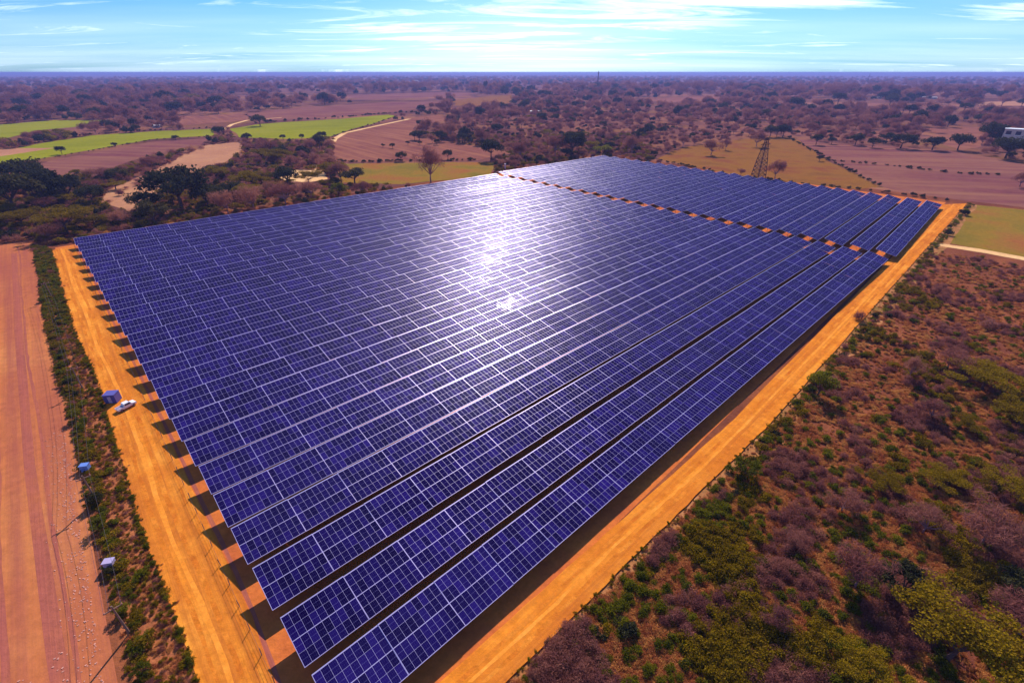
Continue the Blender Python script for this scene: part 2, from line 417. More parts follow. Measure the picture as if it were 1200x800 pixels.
lane = [(372, 203), (377, 190), (384, 176), (392, 163), (404, 156), (440, 148), (480, 139.5)]
lp = [at(*p) for p in lane]
def ribbon(name, pts, wd, z, mat):
    a = []; bb = []
    for i, p in enumerate(pts):
        d = (pts[min(i + 1, len(pts) - 1)] - pts[max(i - 1, 0)]).normalized(); n = Vector((-d.y, d.x, 0))
        a.append(p + n * wd / 2); bb.append(p - n * wd / 2)
    return sheet(name, a + bb[::-1], z, mat)
ribbon('farm_lane', lp, 7, 0.075, M['sand'])
ribbon('farm_lane', [at(262, 152), at(272, 146), at(290, 141), at(330, 138)], 6, 0.075, M['sand'])

def inside(x, y, poly):
    c = False; j = len(poly) - 1
    for i in range(len(poly)):
        xi, yi = poly[i]; xj, yj = poly[j]
        if (yi > y) != (yj > y) and x < (xj - xi) * (y - yi) / (yj - yi) + xi: c = not c
        j = i
    return c

# pale stones scattered at the dirt road's edge: uncountable
def rocks(n):
    mb = MB()
    for _ in range(n):
        if random.random() < 0.7: p = uw(-17.2 - abs(random.gauss(0, 1.8)), random.uniform(-130, -5))
        else: p = uw(-random.uniform(20, 42), random.uniform(-70, -8))
        r = random.uniform(0.03, 0.13); a = random.uniform(0, PI)
        Mx = Matrix.Translation(p + Vector((0, 0, 0.03))) @ Matrix.Rotation(a, 4, 'Z') @ Matrix.Rotation(random.uniform(-.4, .4), 4, 'X')
        mb.box(-r, r, -r * .7, r * .6, -r * .3, r * .6, 0, Mx)
    return mb
o = link('gravel', rocks(1500).mesh('gravel', M['stones'])); tag(o, 'pale loose stones along the edge of the wide dirt road', 'gravel', kind='stuff')

# ------------------------------------------------------------------ solar rows
TW, MW, MH, GAP = 9.0, 1.0, 1.92, 0.025
TILT = 11.0
HC = 3.05
gl = MB(); fr = MB(); rf = MB()
x0 = -TW / 2; y0 = -2 * MH
for i in range(9):
    for j in range(4):
        xa, xb = x0 + i * MW + .012, x0 + (i + 1) * MW - .012
        ya, yb = y0 + j * MH + .012, y0 + (j + 1) * MH - .012
        gl.box(xa, xb, ya, yb, 0.0, 0.035)
def bar_x(y, w, z=.045): fr.box(x0 - .03, x0 + TW + .03, y - w / 2, y + w / 2, -0.03, z)
def bar_y(x, w, z=.043, m=0): fr.box(x - w / 2, x + w / 2, y0 - .02, -y0 + .02, -0.02, z, m)
bar_x(y0, .09); bar_x(-y0, .17, .06); bar_x(0, .11)
bar_x(-MH, .03, .041); bar_x(MH, .03, .041)
bar_y(x0, .075); bar_y(x0 + TW, .075)
for i in range(1, 9): bar_y(x0 + i * MW, .032, .042)
me_gl = gl.mesh('solar_modules', M['glass'])
me_fr = fr.mesh('module_frame', M['alu'])
# rafter under a section, running across the row
rf.box(-.06, .06, -3.3, 3.3, -0.22, -0.06)
me_rf = rf.mesh('rafter', M['steel'])
pm = MB()
pm.box(-.09, .09, -.07, .07, 0, 2.85); pm.box(-.22, .22, -.20, .20, 0, .12)
pm.tube([(0, .07, .9), (0, 1.7, 2.95)], .05, 5); pm.tube([(0, -.07, .9), (0, -1.7, 2.45)], .05, 5)
me_post = pm.mesh('post', M['steel'])
ORD = ['nearest', 'second', 'third', 'fourth', 'fifth', 'sixth', 'seventh', 'eighth', 'ninth', 'tenth', 'eleventh', 'twelfth', 'thirteenth', 'fourteenth', 'fifteenth', 'sixteenth', 'seventeenth', 'eighteenth', 'nineteenth', 'twentieth', 'twenty-first', 'twenty-second', 'twenty-third', 'farthest']
NR = 24
pit = np.linspace(9.5, 12.4, NR - 1); pit[:4] = (10.1, 10.7, 10.3, 9.9); cum = np.concatenate([[0], np.cumsum(pit)]); cum /= cum[-1]
def solar_block(ua, ub, wla, wlb, wra, wrb, block):
    """wla/wra: centre of the nearest row at the left/right end, wlb/wrb: of the farthest"""
    for i in range(NR):
        t = cum[i]
        a = uw(ua + ((3.0 - 6.3 * t) if block == 1 else 0) + random.uniform(-.12, .12), wla + (wlb - wla) * t); b = uw(ub + random.uniform(-.2, .2), wra + (wrb - wra) * t)
        L = (b - a).length; ang = math.atan2((b - a).y, (b - a).x)
        n = round(L / 9.28); pitch = L / n
        root = empty('solar_panel_row', a, ang)
        if block == 1:
            lab = ('%s row of blue panels in the large field, counted from the right-hand track' % ORD[i]) if i < 12 else ('%s row of blue panels in the large field, counting from the right track' % ORD[i])
            if i == 0: lab = 'front row of blue panels in the large field, beside the orange right-hand track'
            if i == NR - 1: lab = 'last row of blue panels in the large field, against the brush at upper left'
            tag(root, lab, 'solar panel row', 'solar panel rows of the large near field')
        else:
            lab = '%s row of panels beyond the post-lined corridor, counted from the right-hand track' % ORD[i]
            if i == 0: lab = 'short panel row beyond the corridor, beside the right-hand track, with a dark shadow'
            if i == NR - 1: lab = 'last panel row beyond the corridor, against the woodland'
            tag(root, lab, 'solar panel row', 'solar panel rows of the smaller far field')
        rt_ = R(random.gauss(0, 0.5))
        for k in range(n):
            sec = link('panel_section', me_gl, root, (pitch * (k + .5), 0, HC + random.uniform(-.03, .03)),
                       (R(TILT) + rt_ + R(random.gauss(0, .7)), R(random.gauss(0, .35)), R(random.gauss(0, .04))), (pitch / 9.06, 1, 1))
            link('module_frame', me_fr, sec)
            link('rafter', me_rf, sec)
        tb = MB(); tb.tube([(0.2, 0, HC - .33), (L - .2, 0, HC - .33)], .10, 6)
        link('torque_tube', tb.mesh('torque_tube', M['steel']), root)
        for k in range(n + 1):
            link('post', me_post, root, (min(max(pitch * k, .6), L - .6), 0, 0))
solar_block(0.0, 244.3, -36.9, -289.6, -38.4, -280.5, 1)
solar_block(250.2, 378.0, -37.2, -284.1, -42.9, -282.4, 2)

# ------------------------------------------------------------------ vegetation prototypes (crown width 1 m, scaled later)
def leaves_np(centers, radii, n_per, size, flat=0.6, elong=1.6, up=0.0):
    """leaf cards in clumps; returns verts, faces"""
    vs = []
    for c, r in zip(centers, radii):
        k = n_per
        d = rng.normal(size=(k, 3)); d /= np.linalg.norm(d, axis=1)[:, None]
        rr = r * rng.uniform(0.25, 1.0, (k, 1)) ** 0.6
        p = np.array(c) + d * rr * np.array([1, 1, flat])
        a = rng.normal(size=(k, 3)); a[:, 2] += up; a /= np.linalg.norm(a, axis=1)[:, None]
        b = np.cross(a, rng.normal(size=(k, 3))); b /= np.linalg.norm(b, axis=1)[:, None]
        s = size * rng.uniform(0.6, 1.4, (k, 1))
        a = a * s * elong; b = b * s
        vs.append(np.stack([p - a, p + b * .9, p + a, p - b * .9], 1).reshape(-1, 3))
    V = np.concatenate(vs)
    Fc = np.arange(len(V)).reshape(-1, 4)
    return V, Fc
def cards_mesh(name, V, Fc, mat):
    me = bpy.data.meshes.new(name)
    me.from_pydata(V.tolist(), [], Fc.tolist())
    me.materials.append(mat); me.update()
    return me
def clump_centers(n, rx, rz, zc, top=True, gap=0.55):
    out = []
    tries = 0
    while len(out) < n and tries < 5000:
        tries += 1
        d = rng.normal(size=3); d /= np.linalg.norm(d)
        if top and d[2] < -0.25: continue
        r = rng.uniform(gap, 1.0)
        out.append((d[0] * rx * r, d[1] * rx * r, zc + d[2] * rz * r))
    return out
def trunk_mb(centers, h0, r0, nb=9):
    mb = MB()
    fork = Vector((rng.uniform(-.02, .02), rng.uniform(-.02, .02), h0))
    mb.tube([(0, 0, 0), tuple(fork * 0.55 + Vector((.01, 0, 0))), tuple(fork)], [r0, r0 * .8, r0 * .65], 6)
    for c in centers[:nb]:
        c = Vector(c)
        mid = fork.lerp(c, .5) + Vector((0, 0, -.02))
        mb.tube([tuple(fork), tuple(mid), tuple(c)], [r0 * .5, r0 * .3, r0 * .12], 4)
    return mb
PROTO = {}
def proto_tree(kind, k):
    if kind == 'evergreen':
        cs = clump_centers(26, .40, .24, .46); rad = rng.uniform(.10, .17, len(cs))
        V, Fc = leaves_np(cs, rad, 110, .016, .75); h0, r0, mat, bk = .24, .030, 'leaf_dark', 'bark'
    elif kind == 'acacia':
        cs = clump_centers(34, .46, .12, .40, True, .15); rad = rng.uniform(.08, .14, len(cs))
        V, Fc = leaves_np(cs, rad, 340, .0066, .5); h0, r0, mat, bk = .22, .022, 'leaf_olive', 'bark'
    elif kind == 'green':
        cs = clump_centers(18, .36, .30, .42); rad = rng.uniform(.10, .17, len(cs))
        V, Fc = leaves_np(cs, rad, 95, .016, .8); h0, r0, mat, bk = .16, .025, 'leaf_green', 'bark'
    else:  # bare
        cs = clump_centers(22, .38, .26, .44, True, .35); rad = rng.uniform(.10, .18, len(cs))
        V, Fc = leaves_np(cs, rad, 130, .0038, .9, 12.0, .5); h0, r0, mat, bk = .18, .022, 'twig', 'palebark'
    V[:, 2] = np.maximum(V[:, 2], .03)
    crown = cards_mesh(kind + '_crown', V, Fc, M[mat])
    trunk = trunk_mb(cs, h0, r0, 14 if kind == 'bare' else 9).mesh(kind + '_trunk', M[bk])
    return trunk, crown
for kd in ('evergreen', 'acacia', 'green', 'bare'):
    PROTO[kd] = [proto_tree(kd, i) for i in range(4)]
def shrub_mesh(kind, i):
    if kind == 'green_shrub':
        cs = clump_centers(9, .32, .22, .22, True, .2); V, Fc = leaves_np(cs, rng.uniform(.14, .22, len(cs)), 70, .024, .85, 1.7, .4); mat = 'leaf_green'
    elif kind == 'olive_shrub':
        cs = clump_centers(9, .34, .16, .20, True, .2); V, Fc = leaves_np(cs, rng.uniform(.12, .2, len(cs)), 70, .022, .7, 1.6, .3); mat = 'leaf_olive'
    elif kind == 'dark_shrub':
        cs = clump_centers(9, .32, .2, .24, True, .2); V, Fc = leaves_np(cs, rng.uniform(.14, .2, len(cs)), 70, .026, .8, 1.6, .3); mat = 'leaf_dark'
    elif kind == 'bare_shrub':
        cs = clump_centers(9, .32, .18, .20, True, .1); V, Fc = leaves_np(cs, rng.uniform(.14, .24, len(cs)), 90, .008, .8, 6, .8); mat = 'twig'
    else:
        cs = clump_centers(8, .34, .10, .10, True, .1); V, Fc = leaves_np(cs, rng.uniform(.12, .2, len(cs)), 45, .014, .5, 5, .6); mat = 'dry'
    V[:, 2] = np.maximum(V[:, 2], .0)
    return cards_mesh(kind, V, Fc, M[mat])
for kd in ('green_shrub', 'olive_shrub', 'dark_shrub', 'bare_shrub', 'dry_shrub'):
    PROTO[kd] = [shrub_mesh(kd, i) for i in range(3)]
NAMES = dict(evergreen='evergreen_tree', acacia='flat_crowned_tree', green='leafy_tree', bare='leafless_tree',
             green_shrub='green_shrub', olive_shrub='olive_shrub', dark_shrub='dark_shrub', bare_shrub='leafless_shrub', dry_shrub='dry_shrub')
def plant(kind, p, width, label, group=None, hs=1.0, parts=True, cat=None):
    pr = random.choice(PROTO[kind]); rz = random.uniform(0, 2 * PI)
    sc_ = (width, width * random.uniform(.85, 1.1), width * hs)
    if isinstance(pr, tuple):
        e = empty(NAMES[kind], p, rz); e.scale = sc_
        link('trunk', pr[0], e); link('crown', pr[1], e)
        tag(e, label, cat or 'tree', group); return e
    o = link(NAMES[kind], pr, None, p, (0, 0, rz), sc_)
    tag(o, label, cat or 'shrub', group); return o
def pxw(x, y, wpx): return wpx * depth(x, y) / F

# hand placed trees and shrubs: photo x, base y, width in photo pixels, kind, height factor, label
TREES = [
    (20, 250, 74, 'evergreen', .85, 'large dark tree at the left edge of the photo, above the dirt road'),
    (55, 240, 62, 'evergreen', .9, 'large dark tree right beside the one at the left photo edge'),
    (35, 222, 58, 'evergreen', .8, 'dark tree behind the pair of large dark trees at far left'),
    (84, 236, 44, 'evergreen', .9, 'dark tree right of the large dark pair above the dirt road'),
    (110, 241, 36, 'evergreen', .9, 'grey-green tree at the lower left corner of the tan stubble strip'),
    (214, 246, 78, 'evergreen', .85, 'widest dark green tree, touching the near end of the tan stubble strip'),
    (183, 264, 38, 'evergreen', 1.0, 'dark tree just above the upper left corner of the panels'),
    (245, 243, 46, 'evergreen', .8, 'dark green tree right of the widest one by the tan strip'),
    (80, 274, 60, 'acacia', .9, 'golden olive tree just left of the top corner of the panels'),
    (28, 268, 52, 'acacia', .8, 'olive tree at the left photo edge directly above the dirt road'),
    (112, 268, 36, 'acacia', .8, 'small golden olive tree nearest the top corner of the panels'),
    (58, 282, 40, 'bare', .7, 'purplish bare bush-like tree at the head of the dirt road'),
    (268, 252, 46, 'bare', .9, 'purplish bare tree behind the top row, right of the widest dark tree'),
    (298, 246, 48, 'bare', .8, 'rounded bare tree behind the top row, left of the sandy clearing'),
    (335, 240, 44, 'bare', .8, 'bare tree behind the top row, below the dark umbrella-shaped tree'),
    (365, 232, 34, 'bare', .8, 'bare tree behind the top row, below the sandy clearing'),
    (297, 222, 46, 'acacia', .8, 'olive crowned tree above the top row, left of the sandy clearing'),
    (338, 219, 34, 'evergreen', .9, 'dark umbrella-shaped tree beside the sandy clearing'),
    (251, 203, 30, 'evergreen', .4, 'low dark green tree at the foot of the tan strip'),
    (136, 222, 32, 'acacia', .5, 'olive tree on the left edge of the tan stubble strip'),
    (118, 212, 40, 'bare', .5, 'broad bare tree left of the tan stubble strip'),
    (158, 200, 24, 'acacia', .4, 'olive tree halfway along the left edge of the tan stubble strip'),
    (400, 214, 34, 'bare', .9, 'bare tree on the left end of the yellow grass behind the panels'),
    (397, 232, 28, 'green', .9, 'small green tree touching the top row at its middle'),
    (425, 226, 26, 'bare', .7, 'short bare tree between the green tree and the vase-shaped tree'),
    (505, 214, 46, 'bare', 1.1, 'vase-shaped leafless tree standing alone behind the middle of the top row'),
    (470, 189, 16, 'evergreen', .9, 'small dark tree on the hedge line above the yellow grass'),
    (449, 173, 6, 'evergreen', 1.0, 'tiny dark tree in the pink field, leftmost of the short line'),
    (460, 174, 8, 'evergreen', 1.0, 'tiny dark tree in the pink field, second of the short line'),
    (478, 170, 6, 'evergreen', 1.0, 'tiny dark tree in the pink field, third of the short line'),
    (498, 182, 12, 'bare', 1.1, 'thin bare tree in the pink field above the vase-shaped tree'),
    (492, 170, 6, 'evergreen', 1.0, 'tiny dark tree in the pink field, fourth of the short line'),
    (512, 170, 9, 'evergreen', 1.0, 'tiny dark tree in the pink field, at the right end of the short line'),
    (525, 187, 15, 'evergreen', 1.0, 'dark tree at the right end of the pink field hedge'),
    (576, 188, 30, 'evergreen', 1.1, 'tall dark tree above the left end of the corridor'),
    (545, 166, 20, 'evergreen', 1.1, 'tall dark tree in the grove right of the pink field'),
    (500, 158, 22, 'bare', 1.1, 'bare tree at the left end of the grove in the pink field'),
    (528, 163, 24, 'bare', 1.1, 'bare tree in the middle of the grove in the pink field'),
    (565, 170, 24, 'bare', 1.0, 'bare tree right of the tall dark tree in the grove'),
    (610, 188, 28, 'bare', 1.1, 'bare tree just above the top corner of the far panels'),
    (650, 184, 40, 'bare', .9, 'broad bare tree behind the top corner of the far panels'),
    (670, 183, 42, 'evergreen', .9, 'big dark tree behind the far panels left of the peak'),
    (706, 184, 26, 'green', .8, 'olive green tree right behind the peak of the far panels'),
    (740, 180, 30, 'bare', .9, 'bare tree right of the peak of the far panels'),
    (692, 177, 22, 'acacia', .9, 'yellowish tree between the big dark tree and the peak of the panels'),
    (760, 158, 17, 'evergreen', 1.0, 'round blue-dark tree in the woodland above the far panels'),
    (643, 131, 8, 'evergreen', 2.0, 'slim tall dark tree in the middle distance'),
    (649, 137, 18, 'evergreen', .7, 'low dark tree at the foot of the slim tall one'),
    (569, 109, 8, 'evergreen', 2.2, 'tall dark tree standing up near the horizon left of the middle'),
    (663, 138, 12, 'evergreen', .9, 'round dark tree right of the slim tall one'),
    (305, 148, 20, 'evergreen', .85, 'round dark tree on the upper edge of the right green field'),
    (258, 160, 17, 'evergreen', .9, 'round dark tree between the two green fields'),
    (160, 151, 17, 'evergreen', .9, 'dark tree above the left green strip'),
    (73, 181, 13, 'evergreen', 1.0, 'dark round tree on the lower edge of the left green strip'),
    (135, 172, 8, 'evergreen', .8, 'small dark bush-like tree on the lower edge of the left green strip'),
    (206, 164, 9, 'evergreen', .8, 'small dark tree at the right part of the lower edge of the left green strip'),
    (290, 166, 14, 'evergreen', .9, 'dark tree at the upper end of the tan stubble strip'),
    (332, 164, 9, 'evergreen', .9, 'small dark tree below the middle of the right green field'),
    (354, 164, 7, 'evergreen', 1.3, 'narrow dark tree below the right green field'),
    (378, 164, 14, 'evergreen', .9, 'dark tree at the lower right corner of the green field'),
    (908, 210, 26, 'bare', 1.15, 'yellowish bare tree right beside the lattice tower'),
    (868, 206, 12, 'bare', 1.0, 'small bare tree left of the lattice tower foot'),
    (886, 172, 24, 'bare', 1.0, 'dark bare tree right behind the lattice tower'),
    (902, 161, 18, 'evergreen', 1.0, 'left one of a pair of blue-dark trees above the pasture'),
    (917, 161, 20, 'evergreen', .95, 'right one of a pair of blue-dark trees above the pasture'),
    (956, 170, 17, 'evergreen', 1.0, 'dark tree at the left corner of the large mauve field'),
    (974, 169, 12, 'evergreen', .9, 'small dark tree, second along the top of the mauve field'),
    (1002, 170, 20, 'evergreen', .85, 'dark tree, third along the top of the mauve field'),
    (1022, 173, 16, 'evergreen', .9, 'dark tree, fourth along the top of the mauve field'),
    (1055, 174, 32, 'evergreen', .7, 'broad dark tree in the middle of the top edge of the mauve field'),
    (1092, 176, 30, 'evergreen', .7, 'dark tree right of the middle of the mauve field edge'),
    (1122, 176, 28, 'evergreen', .9, 'tall dark tree beside the dry meadow on the mauve field edge'),
    (1160, 168, 34, 'evergreen', .9, 'big dark tree left of the pink house'),
    (1178, 186, 44, 'evergreen', .75, 'big dark tree in front of the pink house'),
    (1183, 147, 24, 'acacia', .9, 'yellow-green tree behind the pink house'),
    (960, 189, 10, 'evergreen', .9, 'single round bush-like tree on the left part of the mauve field'),
    (1195, 219, 26, 'bare', .9, 'round bare tree at the right photo edge on the mauve field'),
    (833, 182, 26, 'bare', .9, 'bare tree on the pasture left of the lattice tower'),
    (850, 176, 18, 'bare', .9, 'small bare tree above the pasture left of the tower'),
    (800, 172, 20, 'bare', .9, 'bare tree at the upper left corner of the pasture'),
    # foreground right
    (957, 464, 42, 'green', 1.05, 'single round green tree beside the right-hand track'),
    (872, 558, 36, 'green', 1.1, 'dark green tree beside the near half of the right-hand track'),
    (1064, 444, 26, 'bare', 1.6, 'tall dead-looking leafless tree among the scrub at upper right'),
    (1110, 432, 60, 'bare', .6, 'wide purplish leafless thicket right of the tall leafless tree'),
    (1088, 492, 42, 'bare', .9, 'leafless tree with yellow shrub beside it, right middle of the scrub'),
    (1150, 458, 92, 'acacia', .55, 'broad olive crowned tree at the upper right of the scrub'),
    (1192, 498, 86, 'acacia', .6, 'broad olive crowned tree at the right photo edge'),
    (1125, 500, 44, 'acacia', .6, 'olive crowned tree left of the broad one at the right edge'),
    (1150, 640, 96, 'bare', .9, 'large leafless tree at right edge, behind the near yellow-olive tree'),
    (1190, 585, 80, 'acacia', .7, 'yellow-olive tree at right edge above the large leafless tree'),
    (1105, 775, 150, 'acacia', .85, 'largest yellow-olive tree, at the lower right corner'),
    (1000, 690, 78, 'bare', 1.1, 'leafless purple tree left of the dark shadow stand-in in the near scrub'),
    (1052, 700, 62, 'evergreen', 1.0, 'added dark tree form in place of a dark shadow in the near scrub'),  # dark tree added where only a dark shadow lies
    (1190, 745, 90, 'bare', .8, 'leafless tree at the right edge just behind the largest yellow-olive tree'),
    (1185, 700, 60, 'evergreen', .8, 'very dark evergreen tree at the right photo edge'),
    (905, 735, 48, 'bare', .9, 'small leafless tree near the bottom middle of the scrub'),
    (1010, 790, 90, 'acacia', .6, 'low yellow-olive tree at the bottom photo edge'),
    (1030, 570, 60, 'acacia', .45, 'low spreading olive tree in the middle of the scrub'),
    (1110, 570, 70, 'acacia', .5, 'low spreading olive tree right of the middle of the scrub'),
    (985, 600, 54, 'bare', .8, 'leafless tree in the middle of the scrub'),
    (1080, 625, 60, 'bare', .9, 'leafless tree above the dark shadow stand-in in the near scrub'),
    (930, 640, 44, 'bare', .7, 'low leafless tree in the left part of the near scrub'),
    (735, 745, 34, 'dark_shrub', 1.1, 'dark green shrub in the near scrub below the track edge'),
    (685, 620, 0, None, 1, ''),
    (1005, 375, 26, 'bare_shrub', .9, 'purple leafless shrub left of centre in the far scrub'),
    (1155, 385, 30, 'bare_shrub', .8, 'purple leafless shrub in the far scrub near the right edge'),
    (1128, 252, 16, 'dark_shrub', .9, 'dark shrub at the far end of the right-hand track'),
    (1112, 276, 16, 'dark_shrub', .9, 'dark shrub between the track and the mouth of the sandy footpath'),
    (1040, 372, 14, 'dark_shrub', .9, 'dark shrub on the track edge half way along the far part'),
    (120, 620, 26, 'green', 1.0, 'rounded green tree on the planted strip below the leaning pole shadow'),
    (92, 492, 18, 'green', 1.1, 'tall narrow tree on the planted strip by the road side'),
    (115, 590, 20, 'evergreen', 1.1, 'dark tree on the planted strip beside the utility pole'),
    (145, 720, 24, 'green', 1.1, 'green tree on the planted strip below the pale cabinet'),
    (170, 790, 26, 'green', 1.0, 'green tree on the planted strip at the bottom photo edge'),
    (82, 452, 14, 'evergreen', 1.0, 'dark tree on the planted strip left of the blue container'),
    (108, 462, 12, 'green', 1.0, 'small green tree on the planted strip close to the blue container'),
    (132, 672, 16, 'evergreen', .9, 'dark tree on the planted strip in front of the pale cabinet'),
]
TREES_XY = []
for x, y, wp, kd, hs, lab in TREES:
    if kd is None: continue
    p = at(x, y); wd = pxw(x, y, wp)
    plant(kd, p, wd, lab, None, hs); TREES_XY.append((p.x, p.y, wd * .5))

# rows of shrubs on the planted strip, the track verge and field hedges (countable, alike)
SE, TE = poly_edge(SL_, 300, 0), poly_edge(TL_, 300, 0)
def strip_point():
    k = min(299, int(300 * (random.random() ** 1.0))); f_ = random.random(); return SE[k].lerp(TE[k], f_) + Vector((0, 0, .04)), k / 300, f_
for i in range(270):
    p, t_, f_ = strip_point()
    if t_ > .42 and f_ > .45 and random.random() < .75: f_ *= .45; k = int(t_ * 300); p = SE[k].lerp(TE[k], f_) + Vector((0, 0, .04))
    kd = random.choices(['green_shrub', 'olive_shrub', 'dark_shrub', 'bare_shrub'], [5, 7, .3, .6])[0]
    cn_ = {'green_shrub': 'green', 'olive_shrub': 'olive', 'dark_shrub': 'dark', 'bare_shrub': 'leafless'}[kd]
    plant(kd, p, random.uniform(1.8, 3.8), cn_ + ' shrub on the planted strip beside the dirt road', cn_ + ' shrubs on the planted strip', random.uniform(.6, 1.0))
for i in range(210):
    t = (i + random.random()) / 210
    q = B1.lerp(B2, t / .5) if t < .5 else B2.lerp(B3, (t - .5) / .5)
    far = t > .45
    off = abs(random.gauss(0, 1.2)) + (1.2 if far else 3.0)
    kd = random.choices(['green_shrub', 'olive_shrub', 'dark_shrub'], [5, 4, 1.4])[0]
    lab = {'green_shrub': 'green shrub on the verge of the right-hand track', 'olive_shrub': 'olive shrub on the verge of the right-hand track', 'dark_shrub': 'dark shrub on the verge of the right-hand track'}[kd]
    plant(kd, q + W * off, random.uniform(2.0, 4.2) * (1.15 if far else .9), lab, lab.replace('shrub on', 'shrubs on'), random.uniform(.5, .9))
HEDGES = [
    ([(976, 189), (1030, 193), (1080, 199), (1130, 204), (1175, 205)], 26, 'dark_shrub', 4.0, 'low dark shrub in the hedge crossing the mauve field'),
    ([(922, 160), (950, 176), (975, 190), (1003, 204), (1030, 219)], 34, 'dark_shrub', 5.0, 'dark shrub in the hedge between pasture and mauve field'),
    ([(390, 190), (440, 190), (500, 189), (560, 188)], 34, 'dark_shrub', 5.5, 'dark shrub in the hedge below the pink field'),
    ([(0, 194), (60, 185), (106, 177), (180, 164), (250, 160)], 34, 'dark_shrub', 3.4, 'dark shrub in the hedge below the left green strip'),
    ([(30, 169), (106, 158), (180, 153), (252, 150)], 34, 'dark_shrub', 5.0, 'dark shrub in the hedge above the left green strip'),
    ([(275, 162), (340, 164), (385, 162), (405, 155), (440, 145), (466, 136)], 34, 'dark_shrub', 4.2, 'dark shrub in the hedge below the right green field'),
    ([(300, 145), (400, 138), (460, 133), (520, 131)], 36, 'dark_shrub', 9.0, 'dark shrub in the hedge above the right green field'),
    ([(270, 192), (300, 195), (340, 194), (372, 193)], 20, 'dark_shrub', 6.0, 'dark shrub in the hedge right of the tan strip'),
    ([(770, 188), (820, 198), (880, 210), (930, 215), (1010, 223), (1060, 228), (1120, 237)], 40, 'dark_shrub', 4.5, 'dark shrub along the far end of the smaller panel field'),
    ([(130, 238), (180, 200), (240, 171), (285, 165)], 22, 'bare_shrub', 8, 'leafless shrub along the left edge of the tan strip'),
]
def along(pts, t):
    P = [at(*p) for p in pts]; Ls = [(b - a).length for a, b in zip(P[:-1], P[1:])]; d = t * sum(Ls)
    for a, b, l in zip(P[:-1], P[1:], Ls):
        if d <= l: return a.lerp(b, d / l)
        d -= l
    return P[-1]
for pts, n, kd, wd, lab in HEDGES:
    for i in range(n):
        p = along(pts, (i + random.random()) / n)
        plant(kd, p + Vector((random.gauss(0, 1.0), random.gauss(0, 1.0), 0)), wd * random.uniform(.7, 1.5), lab, lab.replace('shrub in', 'shrubs in').replace('shrub along', 'shrubs along'), random.uniform(.5, .9))

# open woodland: separate trees that can be told apart (the nearest 280), placed over the middle distance
def to_px(x, y, z=0.0):
    dy = y * math.cos(PITCH) - (z - H) * math.sin(PITCH)
    dz = y * math.sin(PITCH) + (z - H) * math.cos(PITCH)
    return 600 + F * x / dy, 400 - F * dz / dy
def hides_field(x, y, h):
    for k in (.5, 1.0):
        px_, py_ = to_px(x, y, h * k)
        if py_ < 88: continue
        g_ = at(px_, py_)
        for f in FP:
            if inside(g_.x, g_.y, f): return True
    return False
def blocked(x, y):
    v = Vector((x, y, 0)); u_, w_ = v.dot(U), v.dot(W)
    if -25 < u_ < 390 and -302 < w_ < -10: return True
    if w_ > -48 and u_ < 560: return True
    if u_ < -16 and w_ > -322: return True
    for f in FP:
        if inside(x, y, f): return True
    return False
WOODLBL = {'evergreen': 'dark evergreen tree in the open woodland beyond the fields', 'bare': 'purplish leafless tree in the open woodland beyond the fields', 'acacia': 'olive crowned tree in the open woodland beyond the fields'}
cnt = 0
pts_used = []
for _g in range(26):
    x = random.uniform(486, 560); y = random.uniform(147, 168); p = at(x, y); kd = random.choice(['bare', 'bare', 'evergreen'])
    plant(kd, p, random.uniform(8, 17) * depth(x, y) / F, 'tree in the grove between the pink field and the open woodland', 'trees of the grove by the pink field', 1.0)
for _g in range(34):
    x = random.uniform(-15, 420); y = random.uniform(236, 290) - x * .17; p = at(x, y)
    if blocked(p.x, p.y): continue
    kd = random.choice(['bare', 'bare', 'acacia', 'acacia', 'evergreen'])
    plant(kd, p, random.uniform(24, 46) * depth(x, y) / F, {'bare': 'leafless tree', 'acacia': 'olive crowned tree', 'evergreen': 'dark evergreen tree'}[kd] + ' in the wood behind the left half of the top row', {'bare': 'leafless trees', 'acacia': 'olive crowned trees', 'evergreen': 'dark evergreens'}[kd] + ' in the wood behind the top row', random.uniform(.6, .85))
while cnt < 290:
    x = random.uniform(-20, 1220); y = 122 + (random.random() ** 0.8) * 78
    p = at(x, y)
    if blocked(p.x, p.y): continue
    d = math.hypot(p.x, p.y)
    if hides_field(p.x, p.y, d * .014): continue
    if any((p.x - a) ** 2 + (p.y - b_) ** 2 < (0.018 * d) ** 2 for a, b_ in pts_used): continue
    pts_used.append((p.x, p.y))
    kd = random.choices(['evergreen', 'bare', 'acacia'], [2, 8, .7])[0]
    plant(kd, p, random.uniform(.018, .034) * d * (.8 if x > 400 else 1.0), WOODLBL[kd], {'evergreen': 'dark evergreens in the open woodland', 'bare': 'leafless trees in the open woodland', 'acacia': 'olive crowned trees in the open woodland'}[kd], random.uniform(.75, 1.1))
    cnt += 1

